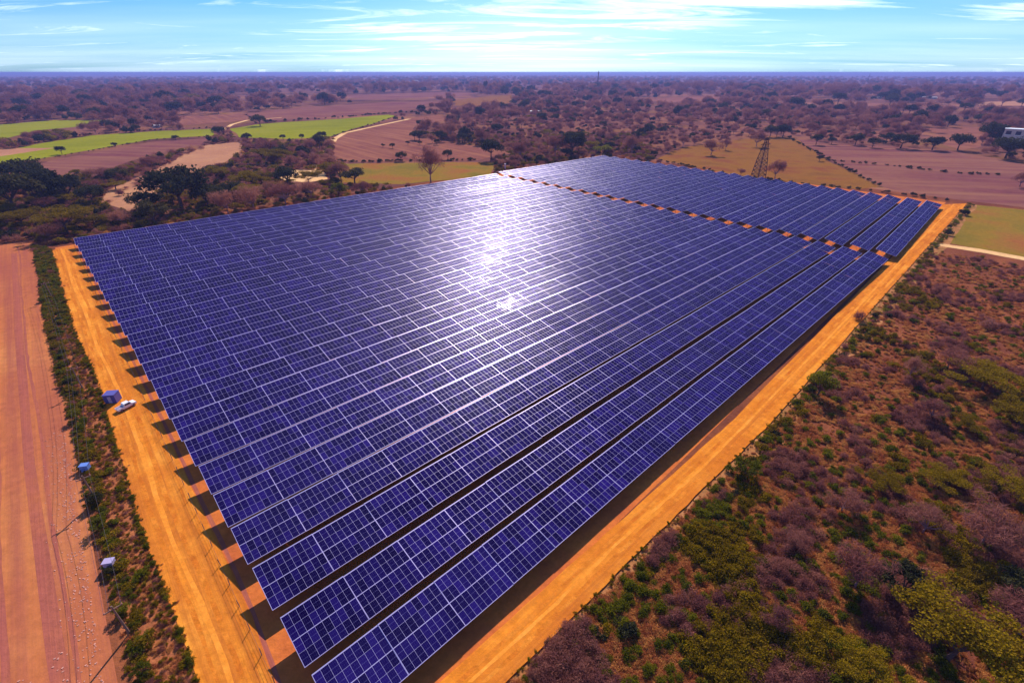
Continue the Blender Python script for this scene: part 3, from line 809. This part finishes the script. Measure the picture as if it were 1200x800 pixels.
# ------------------------------------------------------------------ uncountable vegetation, by geometry nodes on a point mesh
def scatter(name, pts, scales, protos, label, cat):
    me = bpy.data.meshes.new(name)
    me.vertices.add(len(pts)); me.vertices.foreach_set('co', np.asarray(pts, dtype=np.float32).ravel())
    a = me.attributes.new('size', 'FLOAT', 'POINT'); a.data.foreach_set('value', np.asarray(scales, dtype=np.float32))
    a = me.attributes.new('turn', 'FLOAT', 'POINT'); a.data.foreach_set('value', rng.uniform(0, 6.28, len(pts)).astype(np.float32))
    a = me.attributes.new('pick', 'INT', 'POINT'); a.data.foreach_set('value', rng.integers(0, len(protos), len(pts)).astype(np.int32))
    o = link(name, me)
    ng = bpy.data.node_groups.new(name, 'GeometryNodeTree')
    ng.interface.new_socket('Geometry', in_out='INPUT', socket_type='NodeSocketGeometry')
    ng.interface.new_socket('Geometry', in_out='OUTPUT', socket_type='NodeSocketGeometry')
    gi = ng.nodes.new('NodeGroupInput'); go = ng.nodes.new('NodeGroupOutput')
    iop = ng.nodes.new('GeometryNodeInstanceOnPoints')
    g2i = ng.nodes.new('GeometryNodeGeometryToInstance')
    for pm_ in reversed(protos):
        po = bpy.data.objects.new('clump', pm_)      # never linked to the scene
        inf = ng.nodes.new('GeometryNodeObjectInfo'); inf.inputs['Object'].default_value = po
        inf.inputs['As Instance'].default_value = True
        ng.links.new(inf.outputs['Geometry'], g2i.inputs[0])
    na = lambda nm, ty: (lambda q: (setattr(q, 'data_type', ty), q.inputs['Name'].__setattr__('default_value', nm), q)[2])(ng.nodes.new('GeometryNodeInputNamedAttribute'))
    s_ = na('size', 'FLOAT'); t_ = na('turn', 'FLOAT'); k_ = na('pick', 'INT')
    cx = ng.nodes.new('ShaderNodeCombineXYZ')
    ng.links.new(t_.outputs['Attribute'], cx.inputs[2])
    ng.links.new(gi.outputs[0], iop.inputs['Points'])
    ng.links.new(g2i.outputs[0], iop.inputs['Instance'])
    iop.inputs['Pick Instance'].default_value = True
    ng.links.new(k_.outputs['Attribute'], iop.inputs['Instance Index'])
    ng.links.new(cx.outputs[0], iop.inputs['Rotation'])
    ng.links.new(s_.outputs['Attribute'], iop.inputs['Scale'])
    ng.links.new(iop.outputs[0], go.inputs[0])
    md = o.modifiers.new('scatter', 'NODES'); md.node_group = ng
    tag(o, label, cat, kind='stuff')
    return o
P3 = lambda k: PROTO[k]
def joined(kind):
    return [c for t, c in PROTO[kind]]
# far woodland to the horizon
fp, fs, fk = [], [], []
n = 0
while n < 11500:
    az = R(random.uniform(-50, 50)); d = 420 * math.exp(random.random() * math.log(9000 / 420))
    x, y = d * math.sin(az), d * math.cos(az)
    if blocked(x, y): n += 1; continue
    if d < 2200 and hides_field(x, y, min(11, d * .012)): n += 1; continue
    # clearings
    if math.sin(x * .004 + 1.3) * math.sin(y * .0031 + x * .0011) > .72 and d > 900: n += 1; continue
    fp.append((x, y, 0)); s_ = min(d * random.uniform(.012, .03), 60); fs.append(min(s_, 11) if d < 800 else s_ if d < 2500 else s_ * .8); n += 1
fp = np.array(fp); fs = np.array(fs)
sel = rng.random(len(fp))
scatter('distant_woodland', fp[sel < .76], fs[sel < .76] * .9, joined('bare') + P3('bare_shrub'), 'purplish leafless woodland stretching to the horizon', 'woodland')
scatter('distant_woodland', fp[sel >= .76], fs[sel >= .76] * .75, joined('evergreen')[:3] + joined('evergreen')[:2] + P3('dark_shrub') , 'dark evergreen woodland scattered to the horizon', 'woodland')

# undergrowth of the nearer left woodland and beyond the panels
def region_points(n, fn):
    out = []
    while len(out) < n:
        p = fn()
        if p is not None: out.append(tuple(p))
    return np.array(out)
def f_left():
    x = random.uniform(-30, 760); y = random.uniform(160, 288)
    p = at(x, y)
    if blocked(p.x, p.y): return None
    if hides_field(p.x, p.y, p.length * .006): return None
    return p
q = region_points(3400, f_left)
dd = np.hypot(q[:, 0], q[:, 1])
scatter('undergrowth', q, rng.uniform(.010, .023, len(q)) * dd, P3('bare_shrub') + P3('dry_shrub')[:2] + P3('olive_shrub') + P3('dark_shrub')[:1] + joined('acacia')[:1], 'brownish undergrowth between the trees behind the panels', 'undergrowth')

# scrub on the right: dry brush, olive patches, leafless patches
FOOT = [(q_.x, q_.y) for q_ in (at(1085, 287), at(1100, 283), at(1150, 289), at(1210, 299), at(1340, 318), at(1340, 338), at(1210, 315), at(1150, 303), at(1085, 293))]
def f_scrub():
    x = random.uniform(520, 1290); y = 246 + 640 * random.random() ** 1.25
    p = at(x, min(y, 1100))
    v = p
    u_, w_ = v.dot(U), v.dot(W)
    Bw = (B1.dot(W) if u_ < 100 else B3.dot(W) + 6)
    # keep off the track
    q0, q1 = (B1, B2) if u_ < B2.dot(U) else (B2, B3)
    tt = (u_ - q0.dot(U)) / (q1.dot(U) - q0.dot(U)); lim = q0.dot(W) + (q1.dot(W) - q0.dot(W)) * tt
    if w_ < lim + 1.2 or u_ > 420: return None
    if inside(p.x, p.y, FOOT): return None
    if inside(p.x, p.y, FP[13]) or inside(p.x, p.y, FP[14]): return None
    return p
q = region_points(21000, f_scrub)
from mathutils import noise as mn
f1 = np.array([mn.noise((a * .085, b_ * .085, 5.7)) for a, b_, _ in q])
f2 = np.array([mn.noise((a * .08, b_ * .08, 9.0)) for a, b_, _ in q])
f3 = np.array([mn.noise((a * .09, b_ * .09, 4.0)) for a, b_, _ in q])
right = (q @ np.array([W.x, W.y, 0])) > 62
keep = f3 < .5
rr_ = rng.random(len(q)) * .7 - .35
f1 = f1 - np.where(right, .02, .36)
f1 = f1 + rr_; f2 = f2 + rr_[::-1]
m_ol = keep & ((f1 > .22) | ((f1 > .17) & right))
m_ba = keep & ~m_ol & (f2 > .33)
m_gr = keep & ~m_ol & ~m_ba & (rng.random(len(q)) < .10)
m_dr = keep & ~m_ol & ~m_ba & ~m_gr
for msk, kd, lo, hi, lab in ((m_ol, 'olive_shrub', 1.3, 4.4, 'yellow-olive brush in patches over the scrubland on the right'), (m_ba, 'bare_shrub', 1.3, 4.2, 'purplish leafless brush in patches over the scrubland on the right'), (m_gr, 'green_shrub', 1.0, 3.2, 'small green bushes dotted through the dry scrubland'), (m_dr, 'dry_shrub', 1.1, 3.0, 'reddish dry brush covering the scrubland on the right')):
    pr = P3(kd) if kd != 'dry_shrub' else P3('dry_shrub')
    scatter('scrub_brush', q[msk], rng.uniform(lo, hi, msk.sum()), pr, lab, 'scrub')
q2 = region_points(9000, f_scrub)
scatter('dry_grass', q2, rng.uniform(.6, 1.5, len(q2)), P3('dry_shrub'), 'low tan and reddish dry grass between the bushes of the scrubland', 'grass')
# grass tufts on the strip and verge
tp = []; tg = []
for _ in range(4200):
    p, t_, f_ = strip_point()
    (tg if (t_ < .4 and random.random() < .75) or (f_ < .4 and random.random() < .5) or f_ > .93 else tp).append(p)
scatter('strip_grass', np.array([tuple(p) for p in tg]), rng.uniform(.8, 2.0, len(tg)), P3('green_shrub') + P3('olive_shrub'), 'green weeds and grass filling the far part of the planted strip', 'grass')
scatter('strip_undergrowth', np.array([tuple(p) for p in tp]), rng.uniform(.6, 1.7, len(tp)), P3('dry_shrub') + P3('olive_shrub')[:2] + P3('bare_shrub')[:1], 'dry grass and low growth covering the planted strip', 'undergrowth')

# ------------------------------------------------------------------ wire fence along the row ends (left) 
def fence(name, a, b, n, hgt, label):
    root = empty(name, a, math.atan2((b - a).y, (b - a).x)); L = (b - a).length
    p = MB(); p.tube([(0, 0, 0), (0, 0, hgt)], .06, 5); me = p.mesh('fence_post', M['wood'])
    for i in range(n + 1): link('fence_post', me, root, (L * i / n, 0, 0), (R(random.gauss(0, 3)), R(random.gauss(0, 3)), 0))
    wz = MB()
    for z in (.35, .75, 1.15, hgt - .08): wz.tube([(0, 0, z), (L, 0, z)], .018, 3)
    link('fence_wire', wz.mesh('fence_wire', M['wire']), root)
    tag(root, label, 'fence')
wp_ = []
for _ in range(700):
    t = random.random(); q_ = B1.lerp(B2, t / .5) if t < .5 else B2.lerp(B3, (t - .5) / .5)
    wp_.append(q_ + W * (random.random() ** 2 * 4.0 - .15) + Vector((0, 0, .05)))
LE_ = poly_edge(TL_, 200, 0)
for _ in range(420): wp_.append(LE_[random.randrange(200)] + U * (abs(random.gauss(0, .35)) - .2) + Vector((0, 0, .09)))
scatter('track_weeds', np.array([tuple(p) for p in wp_]), rng.uniform(.4, 1.3, len(wp_)), P3('dry_shrub') + P3('olive_shrub') + P3('green_shrub')[:1], 'weeds and dry tufts along the edges of the orange tracks', 'weeds')
fence('wire_fence', TR_[0], TR_[9], 52, 1.6, 'low wire fence between the left orange track and the row ends')
# narrow strip of darker soil beside the fence
sheet('fence_strip', [p + U * .15 for p in poly_edge(TR_, 60, .1)] + [p + U * .75 for p in poly_edge(TR_, 60, .1)][::-1], 0.025, M['wheel_rut'])

# ------------------------------------------------------------------ utility poles, wires, cabinets
def utility_pole(p, h, label, rz=0.0):
    root = empty('utility_pole', p, rz)
    mb = MB(); mb.tube([(0, 0, 0), (0, 0, h)], [.17, .11], 8); link('pole_shaft', mb.mesh('pole_shaft', M['wood']), root)
    mb = MB(); mb.box(-1.1, 1.1, -.06, .06, h - .75, h - .6); link('crossarm', mb.mesh('crossarm', M['wood']), root)
    mb = MB(); mb.tube([(0, 0, 0), (0, 0, .12), (0, 0, .25)], [.05, .09, .05], 6); me = mb.mesh('insulator', M['stones'])
    for x in (-1.0, -.35, 1.0): link('insulator', me, root, (x, 0, h - .6))
    tag(root, label, 'utility pole', 'utility poles on the planted strip'); return root
PB = [(at(113, 586), 6.3, 'utility pole on the planted strip between blue cabinet and pale cabinet, with thin shadow'),
      (at(97, 455), 6.5, 'utility pole on the planted strip near the blue container'),
      (at(62, 350), 6.5, 'utility pole at the far half of the planted strip'),
      (at(152, 742), 6.5, 'utility pole on the planted strip nearest the bottom of the photo')]
prev = None; npw = -1
for p, h, lab in sorted(PB, key=lambda t: -t[0].y):
    utility_pole(p, h, lab, R(-43 + 90 + 0))
    if prev is not None:
        npw += 1
        wr = MB()
        for off in (-1.0, -.35, 1.0):
            o_ = Vector((math.cos(R(47)), math.sin(R(47)), 0)) * off
            a = prev[0] + o_ + Vector((0, 0, prev[1] - .33)); b_ = p + o_ + Vector((0, 0, h - .33))
            wr.tube([tuple(a.lerp(b_, i / 8) - Vector((0, 0, 1.2 * 4 * (i / 8) * (1 - i / 8) * .5))) for i in range(9)], .02, 3)
        o = link('power_line', wr.mesh('power_line', M['wire']))
        tag(o, 'power line wires reaching ' + {0: 'the pole by the blue container', 1: 'the pole between the two cabinets', 2: 'the pole nearest the bottom of the photo'}[npw], 'power line')
    prev = (p, h)
M['cab_blue'] = plain('blue_paint', (0.13, 0.22, 0.55), 0.5, 0, .1)
M['cab_pale'] = plain('pale_paint', (0.42, 0.33, 0.50), 0.5, 0, .1)
M['cont'] = plain('container_paint', (0.10, 0.085, 0.30), 0.5, 0, .15)
M['white'] = plain('white_paint', (0.80, 0.74, 0.78), 0.4, 0, .06)
M['dark'] = plain('dark_rubber', (0.03, 0.025, 0.03), 0.7)
M['win'] = plain('window_glass', (0.03, 0.035, 0.07), 0.1, 0, .1, 3, .6)
def cabinet(p, mat, label):
    root = empty('equipment_cabinet', p, R(12)); root.scale = (.72, .72, .8)
    mb = MB(); mb.box(-.95, .95, -.7, .7, .15, 1.9); link('cabinet_body', mb.mesh('cabinet_body', mat), root)
    mb = MB(); mb.box(-1.05, 1.05, -.8, .8, 1.9, 2.0); link('lid', mb.mesh('lid', mat), root)
    mb = MB(); mb.box(-1.0, 1.0, -.75, .75, 0, .15); link('plinth', mb.mesh('plinth', M['stones']), root)
    for x in (-.46, .46):
        mb = MB(); mb.box(x - .42, x + .42, -.725, -.703, .25, 1.8); d = link('door', mb.mesh('door', mat), root)
        mb = MB(); mb.box(x - .03 + (-.3 if x > 0 else .3), x + .03 + (-.3 if x > 0 else .3), -.77, -.727, .9, 1.2); link('handle', mb.mesh('handle', M['dark']), d)
    tag(root, label, 'cabinet'); return root
cabinet(at(102, 551), M['cab_blue'], 'bright blue cabinet on the edge of the dirt road')
cabinet(at(131, 664), M['cab_pale'], 'pale lilac cabinet on the planted strip near the bottom')
# blue container with a small lean, on the left track
root = empty('storage_container', at(134, 470), R(8))
mb = MB(); mb.box(-1.5, 1.5, -1.25, 1.25, .2, 2.7)
for k in range(9):
    x = -1.4 + k * .35
    mb.box(x - .08, x + .08, -1.31, -1.252, .35, 2.55)
link('container_body', mb.mesh('container_body', M['cont']), root)
mb = MB(); mb.box(-1.56, 1.56, -1.34, 1.31, 2.7, 2.8); link('roof', mb.mesh('roof', M['cont']), root)
for x in (-1.2, 1.2):
    mb = MB(); mb.box(x - .2, x + .2, -1.2, 1.2, 0, .2); link('skid', mb.mesh('skid', M['steel']), root)
mb = MB(); mb.box(-.45, .45, -1.345, -1.315, .3, 2.3); dr_ = link('door', mb.mesh('door', M['cab_pale']), root)
mb = MB(); mb.box(.28, .36, -1.39, -1.347, 1.1, 1.4); link('handle', mb.mesh('handle', M['dark']), dr_)
root.scale = (.85, .85, .9)
tag(root, 'dark blue storage container on the left orange track beside the white car', 'container')
# white car / pickup
root = empty('pickup_truck', at(149, 478) + Vector((0, 0, .1)), R(62))
prof = [(-2.3, .45), (-2.3, 1.05), (-.7, 1.1), (-.55, 1.75), (.75, 1.78), (1.25, 1.15), (2.2, 1.0), (2.3, .5)]
mb = MB()
for s_ in (-.85, .85): mb.v += [(x, s_ * (.86 if z > 1.5 else 1), z) for x, z in prof]
n_ = len(prof)
mb.f = [tuple(range(n_)), tuple(range(n_, 2 * n_))[::-1]] + [(i, n_ + i, n_ + (i + 1) % n_, (i + 1) % n_) for i in range(n_)]; mb.m = [0] * len(mb.f)
link('body', mb.mesh('body', M['white']), root)
mb = MB(); mb.quad((.80, -.68, 1.72), (.80, .68, 1.72), (1.22, .74, 1.2), (1.22, -.74, 1.2)); o = link('windscreen', mb.mesh('windscreen', M['win']), root); o.location = (.02, 0, .015)
mb = MB(); mb.box(-2.15, -.75, -.68, .68, 1.06, 1.12); link('load_bed', mb.mesh('load_bed', M['steel']), root)
for s_ in (-1, 1):
    mb = MB(); mb.quad((-.45, s_ * .80, 1.65), (.65, s_ * .80, 1.65), (1.0, s_ * .865, 1.2), (-.5, s_ * .865, 1.2)); link('side_window', mb.mesh('side_window', M['win']), root)
    for x in (-1.5, 1.45):
        mb = MB(); mb.tube([(x, s_ * .70, .36), (x, s_ * .92, .36)], .36, 14); wl = link('wheel', mb.mesh('wheel', M['dark']), root)
        mb = MB(); mb.tube([(x, s_ * .90, .36), (x, s_ * .935, .36)], .19, 10); link('rim', mb.mesh('rim', M['steel']), wl)
    mb = MB(); mb.box(2.24, 2.31, s_ * .62 - .15, s_ * .62 + .15, .72, .88); link('headlight', mb.mesh('headlight', M['stones']), root)
root.scale = (.88, .88, .88)
tag(root, 'small white pickup truck parked on the left orange track', 'car')
# worn tyre lying in the strip
mb = MB()
for k in range(16):
    a = 2 * PI * k / 16; b_ = 2 * PI * (k + 1) / 16
    mb.tube([(math.cos(a) * .6, math.sin(a) * .6, .18), (math.cos(b_) * .6, math.sin(b_) * .6, .18)], .18, 6, cap=False)
o = link('tyre', mb.mesh('tyre', M['dark'], True), None, at(84, 443) + Vector((0, 0, .05))); o.rotation_euler = (R(20), 0, 0)
tag(o, 'old dark tyre lying on the planted strip', 'tyre')

# ------------------------------------------------------------------ lattice tower beyond the far field
tp_ = at(888, 209); th = pxw(888, 209, 44)
root = empty('lattice_tower', tp_, R(20))
hw = pxw(888, 209, 5.8)
def wid(t): return hw * (1 - .35 * min(t / .5, 1)) if t < .5 else hw * .65 * (1 - .8 * (t - .5) / .5)
for sx_ in (-1, 1):
    for sy_ in (-1, 1):
        mb = MB(); mb.tube([(sx_ * wid(t), sy_ * wid(t), t * th) for t in (0, .25, .5, .75, 1)], .26, 4)
        link('leg', mb.mesh('leg', M['bark']), root)
mb = MB(); lv = [0, .1, .2, .3, .4, .5, .6, .7, .8, .9, 1.0]
for a, b_ in zip(lv[:-1], lv[1:]):
    for (c1, c2) in (((-1, -1), (1, -1)), ((1, -1), (1, 1)), ((1, 1), (-1, 1)), ((-1, 1), (-1, -1))):
        P0 = lambda c_, t: (c_[0] * wid(t), c_[1] * wid(t), t * th)
        r_ = .15 if a < .5 else .10
        mb.tube([P0(c1, a), P0(c2, b_)], r_, 3); mb.tube([P0(c2, a), P0(c1, b_)], r_, 3); mb.tube([P0(c1, b_), P0(c2, b_)], r_, 3)
link('bracing', mb.mesh('bracing', M['bark']), root)
for t in (.72, .84, .95):
    mb = MB(); L_ = 4.5 if t < .9 else 3
    for s_ in (-1, 1):
        mb.tube([(0, 0, t * th), (s_ * L_, 0, t * th)], .2, 4); mb.tube([(0, 0, t * th + 1.6), (s_ * L_, 0, t * th)], .14, 3)
    link('crossarm', mb.mesh('crossarm', M['bark']), root)
tag(root, 'tall dark lattice pylon behind the far end of the panels', 'pylon')
# slender masts far away
for (x, y, hp, lab) in ((700, 104, 18, 'thin mast in the far plain above the far panels'), (1017, 95, 8, 'tall distant tower on the right part of the plain'), (972, 94, 5, 'small distant tower left of the tall one on the right')):
    h_ = pxw(x, y, hp); mb = MB(); r0_ = h_ * .035
    mb.tube([(0, 0, 0), (0, 0, h_ * .6), (0, 0, h_)], [r0_ * 1.4, r0_, r0_ * .5], 6)
    mb.tube([(0, 0, h_ * .86), (0, 0, h_ * .9)], r0_ * 1.8, 8)
    o = link('mast', mb.mesh('mast', M['bark']), None, at(x, y)); tag(o, lab, 'mast')

# ------------------------------------------------------------------ buildings
M['plaster'] = plain('pale_plaster', (0.62, 0.42, 0.38), 0.85, 0, .12, .3)
M['roofw'] = plain('white_roof', (0.85, 0.80, 0.80), 0.6, 0, .08, .2)
def building(x, y, wpx, hpx, dpt, label, nwin=3, name='building', rz=None, floors=1, mat='plaster'):
    p = at(x, y); wd = pxw(x, y, wpx); h_ = pxw(x, y, hpx) ; d_ = dpt
    root = empty(name, p, (-math.atan2(p.x, p.y)) if rz is None else rz)
    mb = MB(); mb.box(-wd / 2, wd / 2, 0, d_, 0, h_); link('wall', mb.mesh('wall', M[mat]), root)
    mb = MB(); mb.box(-wd / 2 - .4, wd / 2 + .4, -.5, d_ + .4, h_, h_ + .5); link('roof', mb.mesh('roof', M['roofw']), root)
    if nwin:
        fh = h_ / floors
        for f_ in range(floors):
            for k in range(nwin):
                cx = -wd / 2 + wd * (k + .5) / nwin
                mb = MB(); ww = wd / nwin * .28
                mb.box(cx - ww, cx + ww, -.06, .05, f_ * fh + fh * .35, f_ * fh + fh * .78); fw = link('window', mb.mesh('window', M['win']), root)
                mb = MB(); mb.box(cx - ww - .15, cx + ww + .15, -.3, -.07, f_ * fh + fh * .28, f_ * fh + fh * .34); link('sill', mb.mesh('sill', M['roofw']), fw)
        mb = MB(); mb.box(wd * .5 / nwin * 0 - .6 + wd * .0, .6, -.09, .05, 0, min(2.3, fh * .7)); link('door', mb.mesh('door', M['wood']), root)
    tag(root, label, 'building'); return root
building(1192, 172, 34, 18, 12, 'two-storey pink house with flat white roof at the right photo edge', 4, 'house', floors=2)
building(1176, 158, 10, 6, 8, 'low annex at the left side of the pink house', 1, 'house')
building(627, 133, 11, 2.2, 10, 'small white-roofed farm building in the middle distance', 2, 'farm_building')
building(1073, 116, 18, 2.0, 25, 'long white-roofed shed on the right in the far distance', 4, 'shed')
building(1092, 116.5, 9, 2.0, 20, 'shorter white shed right of the long one in the far distance', 2, 'shed')
building(654, 95.5, 24, 2.2, 60, 'long white warehouse close to the horizon in the middle', 5, 'warehouse', mat='roofw')
building(440, 97, 20, 2.0, 50, 'white warehouse close to the horizon, left of the middle', 4, 'warehouse', mat='roofw')
building(490, 97, 10, 2.2, 40, 'small white warehouse right of the one left of the middle', 2, 'warehouse', mat='roofw')
building(836, 103.5, 5, 1.4, 20, 'tiny white house far behind the pylon', 1, 'house', mat='roofw')
building(1028, 116, 9, 1.6, 20, 'pale low building left of the long white shed', 2, 'shed')
building(184, 150, 8, 2.4, 8, 'small pale hut above the left green strip', 1, 'hut')

# pale gate post where the corridor meets the brush
mb = MB(); mb.box(-.5, .5, -.5, .5, 0, 5.5); mb.box(-.65, .65, -.65, .65, 5.5, 5.8)
o = link('gate_post', mb.mesh('gate_post', M['cab_pale']), None, at(592, 201)); tag(o, 'pale post standing at the far end of the corridor', 'post')

# ------------------------------------------------------------------ haze
mb = MB(); mb.box(-29000, 29000, -29000, 29500, -1.0, H + 4)
hm = bpy.data.materials.new('haze'); hm.use_nodes = True
nt = hm.node_tree
nt.nodes.remove(nt.nodes['Principled BSDF'])
pv = nt.nodes.new('ShaderNodeVolumePrincipled')
pv.inputs['Color'].default_value = (0.26, 0.30, 0.74, 1)
pv.inputs['Density'].default_value = 1.35e-4
pv.inputs['Anisotropy'].default_value = 0.2
nt.links.new(pv.outputs[0], nt.nodes['Material Output'].inputs['Volume'])
o = link('haze', mb.mesh('haze', hm)); tag(o, 'thin violet-blue haze in the air over the plain', 'haze', kind='stuff')

# ------------------------------------------------------------------ sky, sun, camera
wd_ = bpy.data.worlds.new('World'); sc.world = wd_; wd_.use_nodes = True
nt = wd_.node_tree
bg = nt.nodes['Background']; bg.inputs['Strength'].default_value = 0.078
sky = nt.nodes.new('ShaderNodeTexSky'); sky.sky_type = 'NISHITA'; sky.sun_disc = False
sky.sun_elevation = R(SUN_EL); sky.sun_rotation = R(SUN_AZ)
sky.air_density = 1.3; sky.dust_density = 0.6; sky.ozone_density = 3.0; sky.altitude = 50
hs = nt.nodes.new('ShaderNodeHueSaturation'); hs.inputs['Saturation'].default_value = 1.35
nt.links.new(mixc(nt, 1.0, sky.outputs[0], (0.18, 0.52, 1.02), 'MULTIPLY'), hs.inputs['Color'])
tc = nt.nodes.new('ShaderNodeTexCoord')
sp = nt.nodes.new('ShaderNodeSeparateXYZ'); nt.links.new(tc.outputs['Generated'], sp.inputs[0])
zz = math_(nt, 'MAXIMUM', sp.outputs[2], 0.004)
zc = math_(nt, 'ADD', zz, 0.045)
cb = nt.nodes.new('ShaderNodeCombineXYZ')
nt.links.new(math_(nt, 'DIVIDE', sp.outputs[0], zc), cb.inputs[0]); nt.links.new(math_(nt, 'DIVIDE', sp.outputs[1], zc), cb.inputs[1])
mp = nt.nodes.new('ShaderNodeMapping'); mp.inputs['Scale'].default_value = (.24, .62, 1); mp.inputs['Rotation'].default_value = (0, 0, R(12)); mp.inputs['Location'].default_value = (3.1, 1.7, 0)
nt.links.new(cb.outputs[0], mp.inputs[0])
cn = noise(nt, mp.outputs[0], 1.3, 12, .66, 1.1)
ta = math_(nt, 'DIVIDE', sp.outputs[0], math_(nt, 'MAXIMUM', sp.outputs[1], .05))
def patch(a0, aw, z0, zw, amp):
    a = math_(nt, 'POWER', math_(nt, 'ABSOLUTE', math_(nt, 'DIVIDE', math_(nt, 'SUBTRACT', ta, a0), aw)), 2.0)
    b_ = math_(nt, 'POWER', math_(nt, 'ABSOLUTE', math_(nt, 'DIVIDE', math_(nt, 'SUBTRACT', sp.outputs[2], z0), zw)), 2.0)
    e = math_(nt, 'POWER', 2.718, math_(nt, 'MULTIPLY', math_(nt, 'ADD', a, b_), -1.0))
    return math_(nt, 'MULTIPLY', e, amp)
for q_ in ((.42, .24, .100, .022, .20), (.33, .12, .075, .018, .12), (.88, .12, .075, .02, .13), (-.85, .14, .10, .012, .15), (0.0, .3, .055, .03, .10)):
    cn = math_(nt, 'ADD', cn, patch(*q_))
c1 = math_(nt, 'MULTIPLY_ADD', cn, 4.4, -2.1, clamp=True)
low = math_(nt, 'MULTIPLY_ADD', zz, -3.2, .60, clamp=True)      # thin veil near the horizon
dn = noise(nt, mp.outputs[0], .45, 4, .5)
veil = math_(nt, 'MULTIPLY', low, math_(nt, 'MULTIPLY_ADD', dn, 1.5, -.05, clamp=True))
fac = math_(nt, 'MAXIMUM', math_(nt, 'MULTIPLY', c1, .85), veil)
fac = math_(nt, 'ADD', fac, patch(-.02, .30, .04, .07, .34), clamp=True)
cc = mixc(nt, fac, hs.outputs[0], (11.0, 12.8, 15.5))
nt.links.new(cc, bg.inputs['Color'])

sd = bpy.data.lights.new('sun', 'SUN'); sd.energy = 4.2; sd.angle = R(0.5); sd.color = (1.0, .93, .84)
so = bpy.data.objects.new('sun', sd); col.objects.link(so)
dirv = Vector((math.cos(R(SUN_EL)) * math.sin(R(SUN_AZ)), math.cos(R(SUN_EL)) * math.cos(R(SUN_AZ)), math.sin(R(SUN_EL))))
so.rotation_euler = (-dirv).to_track_quat('-Z', 'Y').to_euler()
so.location = (0, 0, 200)

cd = bpy.data.cameras.new('camera'); cd.sensor_width = 36; cd.lens = 36 * F / 1200
cd.clip_start = 0.5; cd.clip_end = 90000
co = bpy.data.objects.new('camera', cd); col.objects.link(co)
co.location = (0, 0, H); co.rotation_euler = (R(90) - PITCH, 0, 0)
sc.camera = co
sc.view_settings.view_transform = 'Standard'; sc.view_settings.look = 'None'
sc.view_settings.gamma = 1; sc.view_settings.use_curve_mapping = False
sc.view_settings.exposure = 0.6
sc.cycles.volume_bounces = 0
sc.cycles.max_bounces = 5
print('objects', len(bpy.data.objects))
